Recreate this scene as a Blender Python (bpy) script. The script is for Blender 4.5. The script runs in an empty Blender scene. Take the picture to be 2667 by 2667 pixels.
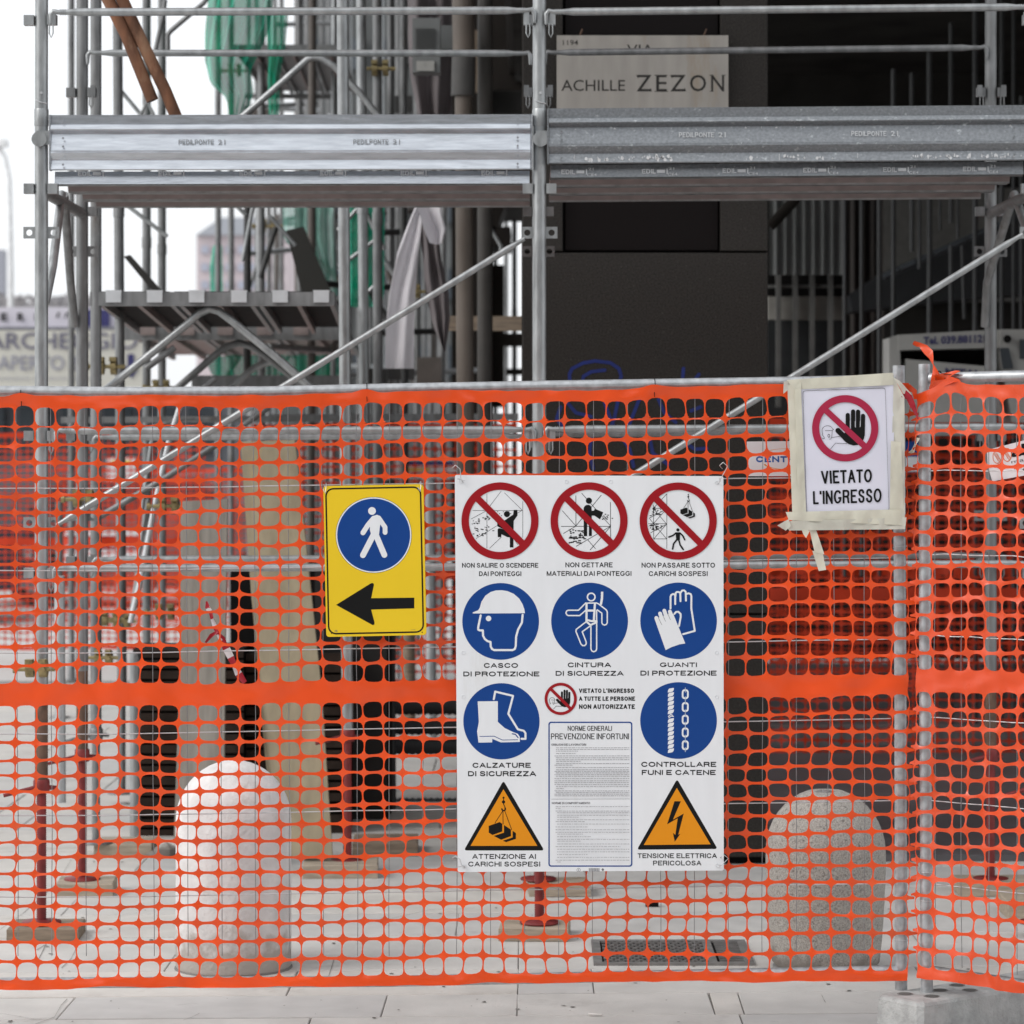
import bpy, math, random
from mathutils import Vector, noise

# ------------------------------------------------------------------ camera, sky, sun, exposure
scene = bpy.context.scene
F, CX, CY, EYE = 7640.0, 1390.0, 1150.0, 1.79      # lens and principal point, in photograph pixels
cam_d = bpy.data.cameras.new('camera'); cam = bpy.data.objects.new('camera', cam_d)
scene.collection.objects.link(cam)
cam.location = (0, 0, EYE); cam.rotation_euler = (math.radians(90), 0, 0)
cam_d.sensor_width = 36; cam_d.lens = 36 * F / 2667
cam_d.shift_x = (1333.5 - CX) / 2667; cam_d.shift_y = -(1333.5 - CY) / 2667
cam_d.clip_start = .1; cam_d.clip_end = 900
cam_d.dof.use_dof = True; cam_d.dof.focus_distance = 8.95; cam_d.dof.aperture_fstop = 5.0
scene.camera = cam

world = bpy.data.worlds.new('World'); scene.world = world; world.use_nodes = True
nt = world.node_tree; nt.nodes.clear()
sky = nt.nodes.new('ShaderNodeTexSky'); sky.sky_type = 'NISHITA'; sky.sun_disc = False
sky.sun_elevation = math.radians(40); sky.sun_rotation = math.radians(-118)
sky.dust_density = 4; sky.ozone_density = 1
hs = nt.nodes.new('ShaderNodeHueSaturation'); hs.inputs['Saturation'].default_value = .35
b1 = nt.nodes.new('ShaderNodeBackground'); b1.inputs['Strength'].default_value = .05
b2 = nt.nodes.new('ShaderNodeBackground'); b2.inputs['Color'].default_value = (.955, .975, 1, 1)
b2.inputs['Strength'].default_value = .98              # the closed cloud cover
ad = nt.nodes.new('ShaderNodeAddShader'); wo = nt.nodes.new('ShaderNodeOutputWorld')
nt.links.new(sky.outputs[0], hs.inputs['Color']); nt.links.new(hs.outputs[0], b1.inputs['Color'])
nt.links.new(b1.outputs[0], ad.inputs[0]); nt.links.new(b2.outputs[0], ad.inputs[1])
nt.links.new(ad.outputs[0], wo.inputs['Surface'])

sun_d = bpy.data.lights.new('sun', 'SUN'); sun_d.energy = 1.0; sun_d.angle = math.radians(22)
sun_d.color = (1, .97, .93)
sun = bpy.data.objects.new('sun', sun_d); scene.collection.objects.link(sun)
sun.rotation_euler = Vector((.80, .42, -.75)).to_track_quat('-Z', 'Y').to_euler()
scene.view_settings.view_transform = 'Standard'; scene.view_settings.look = 'None'
scene.view_settings.exposure = 0; scene.view_settings.gamma = 1
scene.view_settings.use_curve_mapping = False
scene.render.engine = 'CYCLES'
scene.cycles.use_denoising = True; scene.cycles.max_bounces = 7
scene.cycles.transparent_max_bounces = 12

random.seed(4)
R = math.radians

# ------------------------------------------------------------------ helpers
def W(px, py, d):
    return Vector(((px - CX) * d / F, d, EYE - (py - CY) * d / F))

WL = {}
def finish(o, parent, name):
    scene.collection.objects.link(o)
    if parent is not None:
        o.parent = parent
        o.location = -WL[parent.name]; WL[o.name] = Vector((0, 0, 0))
    else:
        WL[o.name] = Vector((0, 0, 0))
    return o

def tag(o, label=None, cat=None, group=None, kind=None):
    if label: o['label'] = label
    if cat: o['category'] = cat
    if group: o['group'] = group
    if kind: o['kind'] = kind
    return o

def thing(name, label, cat, loc, group=None):
    o = bpy.data.objects.new(name, None); scene.collection.objects.link(o)
    o.empty_display_size = .1
    o.location = loc; WL[o.name] = Vector(loc)
    return tag(o, label, cat, group)

class MB:
    """collects shapes in world metres, links them as one mesh"""
    def __init__(s): s.v = []; s.f = []; s.m = []; s.sm = []; s.mats = []
    def mi(s, mat):
        if mat not in s.mats: s.mats.append(mat)
        return s.mats.index(mat)
    def add(s, vs, fs, mat, smooth=False):
        b = len(s.v); s.v += [tuple(p) for p in vs]; k = s.mi(mat)
        for f in fs:
            s.f.append(tuple(i + b for i in f)); s.m.append(k); s.sm.append(smooth)
        return s
    def box(s, c, size, mat, rot=0, tilt=None):
        x, y, z = size[0] / 2, size[1] / 2, size[2] / 2; c = Vector(c)
        ca, sa = math.cos(rot), math.sin(rot); vs = []
        for sx, sy, sz in ((-1,-1,-1),(1,-1,-1),(1,1,-1),(-1,1,-1),(-1,-1,1),(1,-1,1),(1,1,1),(-1,1,1)):
            p = Vector((sx*x, sy*y, sz*z))
            if tilt: p.rotate(tilt)
            p = Vector((p.x*ca - p.y*sa, p.x*sa + p.y*ca, p.z))
            vs.append(c + p)
        return s.add(vs, [(0,3,2,1),(4,5,6,7),(0,1,5,4),(1,2,6,5),(2,3,7,6),(3,0,4,7)], mat)
    def prism(s, pts, ext, mat):
        """pts: 3D polygon, ext: extrusion vector"""
        n = len(pts); ext = Vector(ext); vs = [Vector(p) for p in pts] + [Vector(p) + ext for p in pts]
        fs = [tuple(range(n)), tuple(range(2*n-1, n-1, -1))]
        s.add(vs, fs, mat)
        vs2 = []; fs2 = []
        for i in range(n):
            j = (i + 1) % n; b = len(vs2)
            vs2 += [vs[i], vs[j], vs[j+n], vs[i+n]]; fs2.append((b, b+3, b+2, b+1))
        return s.add(vs2, fs2, mat)
    def tube(s, pts, r, mat, seg=12, cap=True, flat=None):
        pts = [Vector(p) for p in pts]; n = len(pts)
        rs = r if isinstance(r, (list, tuple)) else [r] * n
        fl = flat or [1] * n
        t0 = (pts[1] - pts[0]).normalized()
        up = Vector((0, 0, 1)) if abs(t0.z) < .9 else Vector((0, 1, 0))
        a = t0.cross(up).normalized(); vs = []
        for i in range(n):
            t = (pts[min(i+1, n-1)] - pts[max(i-1, 0)]).normalized()
            a = (a - t * a.dot(t)).normalized(); b = t.cross(a)
            for k in range(seg):
                th = 2 * math.pi * k / seg
                vs.append(pts[i] + a * math.cos(th) * rs[i] * fl[i] + b * math.sin(th) * rs[i])
        fs = []
        for i in range(n - 1):
            for k in range(seg):
                k2 = (k + 1) % seg
                fs.append((i*seg+k, i*seg+k2, (i+1)*seg+k2, (i+1)*seg+k))
        s.add(vs, fs, mat, True)
        if cap:
            s.add(vs[:seg], [tuple(range(seg-1, -1, -1))], mat)
            s.add(vs[-seg:], [tuple(range(seg))], mat)
        return s
    def lathe(s, c, prof, mat, seg=24, smooth=True):
        vs = []; n = len(prof)
        for r, z in prof:
            for k in range(seg):
                th = 2*math.pi*k/seg; vs.append((c[0]+r*math.cos(th), c[1]+r*math.sin(th), c[2]+z))
        fs = []
        for i in range(n-1):
            for k in range(seg):
                k2 = (k+1) % seg; fs.append((i*seg+k, i*seg+k2, (i+1)*seg+k2, (i+1)*seg+k))
        s.add(vs, fs, mat, smooth)
        s.add(vs[:seg], [tuple(range(seg-1, -1, -1))], mat); s.add(vs[-seg:], [tuple(range(seg))], mat)
        return s
    def ring(s, c, R_, r, axis, mat, seg=14, ss=6, a0=0, a1=2*math.pi):
        ax = Vector(axis).normalized(); u = ax.orthogonal().normalized(); w = ax.cross(u)
        pts = [Vector(c) + (u*math.cos(a0+(a1-a0)*i/seg) + w*math.sin(a0+(a1-a0)*i/seg))*R_ for i in range(seg+1)]
        return s.tube(pts, r, mat, ss)
    def sheet(s, tl, tr, br, bl, nx, ny, mat, amp=0, freq=6, off=0, smooth=True, fn=None):
        tl, tr, br, bl = map(Vector, (tl, tr, br, bl)); vs = []
        for j in range(ny+1):
            v = j/ny
            for i in range(nx+1):
                u = i/nx
                p = tl.lerp(tr, u).lerp(bl.lerp(br, u), v)
                if amp: p.y += amp * noise.noise(Vector((p.x*freq+off, p.z*freq*.6, off*.7)))
                if fn: p = fn(p, u, v)
                vs.append(p)
        fs = [(j*(nx+1)+i, (j+1)*(nx+1)+i, (j+1)*(nx+1)+i+1, j*(nx+1)+i+1) for j in range(ny) for i in range(nx)]
        return s.add(vs, fs, mat, smooth)
    def mesh(s, name):
        me = bpy.data.meshes.new(name); me.from_pydata(s.v, [], s.f)
        for m in s.mats: me.materials.append(m)
        me.polygons.foreach_set('material_index', s.m); me.polygons.foreach_set('use_smooth', s.sm)
        me.update(); return me
    def build(s, name, parent=None):
        o = bpy.data.objects.new(name, s.mesh(name)); return finish(o, parent, name)

def copy_tree(root, delta=None, label=None, group=None):
    """a copy of a thing with its parts and their sub-parts"""
    r = root.copy(); scene.collection.objects.link(r)
    if delta is not None: r.location = root.location + Vector(delta)
    WL[r.name] = Vector(r.location)
    if label: r['label'] = label
    if group: r['group'] = group
    for ch in list(root.children):
        c = ch.copy(); scene.collection.objects.link(c); c.parent = r
        for g in list(ch.children):
            q = g.copy(); scene.collection.objects.link(q); q.parent = c
    return r

# ------------------------------------------------------------------ materials
MC = {}
def mat(name, col, rough=.5, metal=0, var=.15, scale=12, bump=0, bscale=40, dark=None, dthr=.6, trans=0, spec=.5, stretch=None):
    if name in MC: return MC[name]
    m = bpy.data.materials.new(name); m.use_nodes = True; MC[name] = m
    n = m.node_tree; N = n.nodes; L = n.links; p = N['Principled BSDF']
    p.inputs['Roughness'].default_value = rough; p.inputs['Metallic'].default_value = metal
    p.inputs['Specular IOR Level'].default_value = spec
    tc = N.new('ShaderNodeTexCoord'); src = tc.outputs['Object']
    if stretch:
        mp = N.new('ShaderNodeMapping'); mp.inputs['Scale'].default_value = stretch
        L.new(src, mp.inputs['Vector']); src = mp.outputs[0]
    ns = N.new('ShaderNodeTexNoise'); ns.inputs['Scale'].default_value = scale; ns.inputs['Detail'].default_value = 6
    L.new(src, ns.inputs['Vector'])
    cr = N.new('ShaderNodeValToRGB'); L.new(ns.outputs['Fac'], cr.inputs[0])
    cr.color_ramp.elements[0].position = .3; cr.color_ramp.elements[1].position = .7
    lo = [max(0, c*(1-var)) for c in col]; hi = [min(1, c*(1+var)) for c in col]
    cr.color_ramp.elements[0].color = (*lo, 1); cr.color_ramp.elements[1].color = (*hi, 1)
    out = cr.outputs[0]
    if dark:
        n2 = N.new('ShaderNodeTexNoise'); n2.inputs['Scale'].default_value = scale*.37; n2.inputs['Detail'].default_value = 8
        n2.inputs['Roughness'].default_value = .7
        L.new(src, n2.inputs['Vector'])
        c2 = N.new('ShaderNodeValToRGB'); c2.color_ramp.elements[0].position = dthr; c2.color_ramp.elements[1].position = dthr+.12
        L.new(n2.outputs['Fac'], c2.inputs[0])
        mx = N.new('ShaderNodeMixRGB'); L.new(c2.outputs[0], mx.inputs[0]); L.new(out, mx.inputs[1]); mx.inputs[2].default_value = (*dark, 1)
        out = mx.outputs[0]
    L.new(out, p.inputs['Base Color'])
    if var and rough > .1:
        mr = N.new('ShaderNodeMapRange'); mr.inputs['To Min'].default_value = rough*.8; mr.inputs['To Max'].default_value = min(1, rough*1.2)
        L.new(ns.outputs['Fac'], mr.inputs['Value']); L.new(mr.outputs[0], p.inputs['Roughness'])
    if bump:
        nb = N.new('ShaderNodeTexNoise'); nb.inputs['Scale'].default_value = bscale; nb.inputs['Detail'].default_value = 8
        L.new(src, nb.inputs['Vector'])
        bu = N.new('ShaderNodeBump'); bu.inputs['Strength'].default_value = bump; bu.inputs['Distance'].default_value = .004
        L.new(nb.outputs['Fac'], bu.inputs['Height']); L.new(bu.outputs[0], p.inputs['Normal'])
    if trans:
        tr = N.new('ShaderNodeBsdfTranslucent'); L.new(out, tr.inputs['Color'])
        ms = N.new('ShaderNodeMixShader'); ms.inputs[0].default_value = trans
        L.new(p.outputs[0], ms.inputs[1]); L.new(tr.outputs[0], ms.inputs[2])
        L.new(ms.outputs[0], N['Material Output'].inputs['Surface'])
    return m

def seethrough(m, a):
    """open weave: lets part of what lies behind show"""
    N = m.node_tree.nodes; L = m.node_tree.links; o = N['Material Output']
    src = o.inputs['Surface'].links[0].from_socket
    t = N.new('ShaderNodeBsdfTransparent'); ms = N.new('ShaderNodeMixShader'); ms.inputs[0].default_value = a
    L.new(src, ms.inputs[1]); L.new(t.outputs[0], ms.inputs[2]); L.new(ms.outputs[0], o.inputs['Surface'])
    return m

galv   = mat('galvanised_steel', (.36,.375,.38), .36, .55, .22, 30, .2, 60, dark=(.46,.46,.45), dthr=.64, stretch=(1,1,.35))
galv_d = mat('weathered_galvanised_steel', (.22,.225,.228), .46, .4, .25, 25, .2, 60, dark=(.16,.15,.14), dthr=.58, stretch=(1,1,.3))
sheetm = mat('galvanised_sheet', (.56,.59,.63), .24, .75, .14, 26, .15, 60, dark=(.45,.475,.50), dthr=.57, stretch=(.35,1,2.6))  # lighter base paints the sky's reflection on the left bay
sheet_r= mat('stained_sheet_dark_reflection', (.24,.255,.27), .34, .5, .2, 120, .2, 50, dark=(.64,.67,.69), dthr=.60, stretch=(.8,1,1))  # darker base paints the dark reflection on the right bay; pale spots are splashes
plankm = mat('plank_steel_pink_bounce', (.66,.45,.43), .5, .2, .15, 14, .1, 40, stretch=(.3,2,2))  # pink base paints light bounced off the orange netting
wire_m = mat('wire_steel', (.62,.63,.64), .35, .6, .1, 40)
fence_m= mat('fence_tube_zinc', (.44,.455,.47), .38, .5, .22, 40, .1, 80, dark=(.33,.33,.33), dthr=.62)
brass  = mat('yellow_zinc_coupler', (.32,.26,.13), .4, .6, .4, 40)
rust   = mat('rusty_steel', (.17,.075,.04), .85, .1, .5, 18, .5, 90, dark=(.27,.15,.09), dthr=.52, stretch=(1,1,.4))
brown  = mat('brown_rusted_tube', (.14,.085,.06), .8, .1, .35, 25, .4, 90)
redp   = mat('red_primer_steel', (.20,.025,.025), .5, .1, .25, 30, .15, 70)
wood   = mat('raw_timber', (.38,.32,.25), .8, 0, .25, 9, .3, 60, stretch=(1,4,8))
wood_d = mat('old_timber', (.25,.195,.145), .85, 0, .3, 9, .3, 60, stretch=(1,4,8))
board_g= mat('weathered_board', (.27,.25,.22), .85, 0, .2, 7, .3, 50, dark=(.17,.15,.125), dthr=.6, stretch=(5,1,.5))
board_y= mat('yellowed_board', (.33,.28,.19), .8, 0, .2, 6, .25, 50, dark=(.48,.32,.09), dthr=.58, stretch=(2.2,1,.8))
slatm  = mat('dark_brown_slat', (.035,.024,.019), .7, 0, .4, 12, spec=.15)
blackm = mat('black_matt', (.010,.009,.009), .8, 0, .3, 12, spec=.1)
granite= mat('dark_granite_cladding', (.030,.027,.0245), .6, 0, .5, 150, .12, 200, dark=(.085,.078,.07), dthr=.62, spec=.2)
granite2=mat('black_granite_panel', (.008,.006,.006), .4, 0, .3, 200, dark=(.014,.011,.010), dthr=.66, spec=.15)
plaque_m=mat('plaque_marble', (.36,.34,.31), .6, 0, .1, 5, .05, 60, dark=(.32,.27,.21), dthr=.56, stretch=(4,1,.7))
engr   = mat('engraved_black', (.02,.018,.016), .7)
concrete=mat('foot_block_concrete', (.38,.385,.38), .9, 0, .2, 22, 1.0, 110, dark=(.22,.225,.22), dthr=.6)
terrazzo=mat('speckled_granite', (.37,.35,.32), .85, 0, .35, 200, .8, 120, dark=(.14,.13,.12), dthr=.55)
whitec = mat('white_painted_stone', (.70,.685,.68), .85, 0, .12, 12, 1.0, 60, dark=(.55,.51,.48), dthr=.60)
plast  = mat('orange_netting_plastic', (.80,.078,.010), .30, 0, .13, 2.2, .15, 18, dark=(.78,.13,.045), dthr=.60, trans=.10, spec=.55)
plast2 = mat('faded_orange_netting', (.76,.074,.012), .28, 0, .13, 3, .15, 18, dark=(.78,.15,.06), dthr=.57, trans=.12, spec=.55)
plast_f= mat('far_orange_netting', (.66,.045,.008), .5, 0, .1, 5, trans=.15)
white_p= mat('white_print', (.77,.785,.81), .33, 0, .025, 5, .12, 5, spec=.35, dark=(.71,.715,.72), dthr=.62, stretch=(5,1,.8))
blk_p  = mat('black_print', (.008,.008,.008), .5, 0, .05, 4, spec=.15)
red_p  = mat('red_print', (.32,.008,.014), .35, 0, .05, 4, spec=.25)
blue_p = mat('blue_print', (.006,.052,.24), .35, 0, .05, 4, spec=.25)
yel_p  = mat('yellow_print', (.80,.55,.022), .3, 0, .03, 4, spec=.25)
ora_p  = mat('amber_print', (.74,.27,.008), .35, 0, .03, 4, spec=.25)
gry_p  = mat('grey_print', (.12,.12,.13), .5, 0, .05, 4)
paper  = mat('paper', (.70,.70,.80), .42, 0, .03, 8, .06, 30)
red_pp = mat('crimson_ink', (.38,.008,.05), .5, 0, .05, 8)
tape_m = mat('masking_tape', (.68,.66,.55), .45, 0, .07, 14, .3, 50, trans=.15)
tape_2 = mat('clear_tape', (.66,.65,.57), .25, 0, .1, 14, .4, 40, trans=.2)
greenn = seethrough(mat('green_debris_net', (.02,.52,.34), .6, 0, .35, 5, trans=.35), .22)
cloth  = mat('lilac_grey_sheet', (.72,.70,.735), .8, 0, .06, 4, .2, 30, trans=.2)
cloth2 = mat('taupe_sheet', (.17,.15,.155), .8, 0, .1, 4, .2, 30, trans=.1)
stone  = mat('paving_stone', (.58,.565,.54), .8, 0, .09, 5, .3, 90, dark=(.46,.445,.42), dthr=.57)
stone2 = mat('paving_stone_warm', (.60,.575,.54), .8, 0, .1, 6, .3, 90, dark=(.46,.43,.39), dthr=.58)
stone3 = mat('paving_stone_cool', (.54,.53,.515), .75, 0, .08, 8, .12, 90, dark=(.36,.35,.34), dthr=.62)
joint  = mat('joint_mortar', (.22,.21,.195), .95, 0, .3, 60)
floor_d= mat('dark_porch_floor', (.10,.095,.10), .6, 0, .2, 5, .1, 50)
iron   = mat('cast_iron', (.24,.235,.23), .6, .3, .25, 20, .2, 70)
boxgrey= mat('grey_plastic_box', (.18,.19,.19), .5, 0, .06, 10)
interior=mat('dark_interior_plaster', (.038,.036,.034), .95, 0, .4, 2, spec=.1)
facade_d=mat('dark_side_facade', (.022,.019,.017), .9, 0, .3, 2, spec=.1)
facade_g=mat('grey_far_facade', (.085,.09,.09), .85, 0, .3, 1)
brown_pipe = mat('brown_downpipe', (.15,.125,.105), .55, 0, .12, 6)
corr   = mat('translucent_sheeting', (.20,.21,.208), .5, 0, .1, 3, trans=.2)
machine= mat('machine_grey_paint', (.40,.40,.385), .5, 0, .1, 5)
navy   = mat('navy_paint', (.03,.03,.13), .5)
cream  = mat('cream_signboard', (.60,.59,.53), .5, 0, .04, 1)
palewall=mat('pale_far_wall', (.62,.60,.66), .9, 0, .05, .2)
roofm  = mat('slate_roof', (.36,.38,.42), .8, 0, .08, .3)
brickm = mat('pinkish_brick', (.55,.48,.50), .9, 0, .1, .3)
glassd = mat('dark_glass', (.06,.07,.08), .1, 0, .1, 3)
carp   = mat('dark_car_paint', (.03,.035,.05), .25, .2, .1, 3)
vanp   = mat('white_van_paint', (.72,.73,.74), .3, 0, .03, 3)
rubber = mat('rubber', (.02,.02,.02), .8)

def splash(m, col, h):
    """dried mud splashed up from the paving, fading out by height h (metres) with a ragged edge"""
    N = m.node_tree.nodes; L = m.node_tree.links; p = N['Principled BSDF']; src = p.inputs['Base Color'].links[0].from_socket
    tc = N.new('ShaderNodeTexCoord'); sp = N.new('ShaderNodeSeparateXYZ'); L.new(tc.outputs['Object'], sp.inputs[0])
    n = N.new('ShaderNodeTexNoise'); n.inputs['Scale'].default_value = 16; n.inputs['Detail'].default_value = 8; L.new(tc.outputs['Object'], n.inputs['Vector'])
    mr = N.new('ShaderNodeMapRange'); mr.inputs['From Min'].default_value = 0; mr.inputs['From Max'].default_value = h; mr.inputs['To Min'].default_value = .95; mr.inputs['To Max'].default_value = .1
    L.new(sp.outputs['Z'], mr.inputs['Value'])
    a = N.new('ShaderNodeMath'); a.operation = 'ADD'; L.new(mr.outputs[0], a.inputs[0]); L.new(n.outputs['Fac'], a.inputs[1])
    r = N.new('ShaderNodeValToRGB'); r.color_ramp.elements[0].position = .78; r.color_ramp.elements[1].position = 1.0
    mm = N.new('ShaderNodeMath'); mm.operation = 'SUBTRACT'; L.new(a.outputs[0], mm.inputs[0]); mm.inputs[1].default_value = .15
    L.new(mm.outputs[0], r.inputs[0]); mx = N.new('ShaderNodeMixRGB'); L.new(r.outputs[0], mx.inputs[0]); L.new(src, mx.inputs[1]); mx.inputs[2].default_value = (*col, 1)
    L.new(mx.outputs[0], p.inputs['Base Color'])
splash(whitec, (.44,.41,.38), .22); splash(terrazzo, (.22,.20,.18), .12)

# ------------------------------------------------------------------ flat print on signs
_tc = {}
def text_mesh(t, bold):
    key = (t, bold)
    if key in _tc: return _tc[key]
    cu = bpy.data.curves.new('lettering', 'FONT'); cu.body = t; cu.size = 1; cu.offset = bold; cu.resolution_u = 3
    ob = bpy.data.objects.new('lettering', cu); scene.collection.objects.link(ob)
    dg = bpy.context.evaluated_depsgraph_get()
    me = bpy.data.meshes.new_from_object(ob.evaluated_get(dg))
    vs = [(v.co.x, v.co.y) for v in me.vertices]; fs = [tuple(p.vertices) for p in me.polygons]
    bpy.data.objects.remove(ob); bpy.data.curves.remove(cu); bpy.data.meshes.remove(me)
    x0 = min(v[0] for v in vs); x1 = max(v[0] for v in vs); y0 = min(v[1] for v in vs); y1 = max(v[1] for v in vs)
    vs = [((x-x0)/(x1-x0), (y-y0)/(y1-y0)) for x, y in vs]
    _tc[key] = (vs, fs); return _tc[key]

class Print:
    """flat marks on a plane facing the street; xf turns drawing coordinates into photograph pixels"""
    def __init__(s, d, to=None): s.d = d; s.mb = MB(); s.k = 0; s.to = to or W; s.xf = lambda x, y: (x, y)
    def crop(s, sc, ox, oy): s.xf = lambda x, y: (x/sc+ox, y/sc+oy); return s
    def p(s, x, y, d): return s.to(*s.xf(x, y), d)
    def depth(s, layer): s.k += 1; return s.d - .00012*layer - .000006*s.k
    def poly(s, pts, m, layer=1):
        d = s.depth(layer); vs = [s.p(x, y, d) for x, y in pts]
        a = sum(pts[i][0]*pts[(i+1) % len(pts)][1] - pts[(i+1) % len(pts)][0]*pts[i][1] for i in range(len(pts)))
        f = tuple(range(len(pts))); f = f if a < 0 else f[::-1]
        s.mb.add(vs, [f], m); return s
    def circle(s, cx, cy, r, m, layer=1, seg=48, ry=None):
        ry = ry or r
        return s.poly([(cx+r*math.cos(2*math.pi*i/seg), cy+ry*math.sin(2*math.pi*i/seg)) for i in range(seg)], m, layer)
    def ring(s, cx, cy, ro, ri, m, layer=1, seg=64, a0=0, a1=360, sy=1):
        d = s.depth(layer); vs = []; fs = []
        for i in range(seg+1):
            t = R(a0 + (a1-a0)*i/seg)
            for r in (ro, ri): vs.append(s.p(cx+r*math.cos(t), cy+r*sy*math.sin(t), d))
        for i in range(seg): fs.append((2*i, 2*i+1, 2*i+3, 2*i+2))
        s.mb.add(vs, fs, m); return s
    def stroke(s, pts, w, m, layer=1, caps=True):
        for a, b in zip(pts[:-1], pts[1:]):
            dx, dy = b[0]-a[0], b[1]-a[1]; l = math.hypot(dx, dy) or 1; nx, ny = -dy/l*w/2, dx/l*w/2
            s.poly([(a[0]+nx, a[1]+ny), (b[0]+nx, b[1]+ny), (b[0]-nx, b[1]-ny), (a[0]-nx, a[1]-ny)], m, layer)
        q = pts if caps else pts[1:-1]
        if w > 1.2:
            for x, y in q: s.circle(x, y, w/2, m, layer, 12)
        return s
    def text(s, t, x0, y0, x1, y1, m=None, bold=0, layer=1, quad=None):
        vs, fs = text_mesh(t, bold); d = s.depth(layer)
        q = quad or ((x0, y0), (x1, y0), (x1, y1), (x0, y1)); out = []
        for u, v in vs:
            v = 1 - v
            x = (q[0][0]*(1-u)+q[1][0]*u)*(1-v) + (q[3][0]*(1-u)+q[2][0]*u)*v
            y = (q[0][1]*(1-u)+q[1][1]*u)*(1-v) + (q[3][1]*(1-u)+q[2][1]*u)*v
            out.append(s.p(x, y, d))
        s.mb.add(out, fs, m or blk_p); return s
    def sign_text(s, t, x0, y0, x1, y1, wt=.15, m=None, layer=1, quad=None):
        """plain grotesque capitals of even weight; wt is the stem weight as a share of the height"""
        H = y1-y0 if not quad else (Vector(quad[3])-Vector(quad[0])).length
        Wt = x1-x0 if not quad else (Vector(quad[1])-Vector(quad[0])).length
        st = wt*H; unit = 0; fixed = 0
        for i, ch in enumerate(t):
            w = GW.get(ch, .9)
            if ch in "I'.": fixed += st
            else: unit += w
            if i < len(t)-1: unit += .15
        k = (Wt-fixed)/unit; x = 0; sh = min(1.25, max(.8, k/H))*st
        d = s.depth(layer); n = 0
        def put(a, b):
            if quad:
                u, v = a/Wt, b/H; q = quad
                X = (q[0][0]*(1-u)+q[1][0]*u)*(1-v) + (q[3][0]*(1-u)+q[2][0]*u)*v
                Y = (q[0][1]*(1-u)+q[1][1]*u)*(1-v) + (q[3][1]*(1-u)+q[2][1]*u)*v
                return X, Y
            return x0+a, y0+b
        for ch in t:
            if ch == ' ': x += (GW[' ']+.15)*k; continue
            gw = st if ch in "I'." else GW.get(ch, .9)*k
            for pl in GL.get(ch, []):
                P_ = [Vector((x+st/2+u*(gw-st), st/2+v*(H-st))) for u, v in pl]
                closed = pl[0] == pl[-1] and len(pl) > 3
                if not closed:
                    P_[0] = P_[0]+(P_[0]-P_[1]).normalized()*st/2 if pl[0][1] in (0, 1) or pl[0][0] in (0, 1) else P_[0]
                    P_[-1] = P_[-1]+(P_[-1]-P_[-2]).normalized()*st/2 if pl[-1][1] in (0, 1) or pl[-1][0] in (0, 1) else P_[-1]
                L_, R_ = [], []
                for i, p in enumerate(P_):
                    a = P_[i-1] if i else (P_[-2] if closed else None); b = P_[i+1] if i < len(P_)-1 else (P_[1] if closed else None)
                    da = (p-a).normalized() if a is not None else (b-p).normalized(); db = (b-p).normalized() if b is not None else da
                    nn = Vector((-(da.y+db.y), da.x+db.x)); nn = nn.normalized() if nn.length > .2 else Vector((-da.y, da.x))
                    c = max(.5, nn.dot(Vector((-da.y, da.x)))); o = nn*(st/2/c)
                    L_.append(p+o); R_.append(p-o)
                n += 1; dd = d - n*.000003
                cl = lambda q: put(q.x, min(H, max(0, q.y)))
                vs = [s.p(*cl(q), dd) for q in L_] + [s.p(*cl(q), dd) for q in R_]; mN = len(P_)
                s.mb.add(vs, [(i, i+1, mN+i+1, mN+i) for i in range(mN-1)], m or blk_p)
            x += gw + .15*k
        return s
    def build(s, name, parent): return s.mb.build(name, parent)

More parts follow.
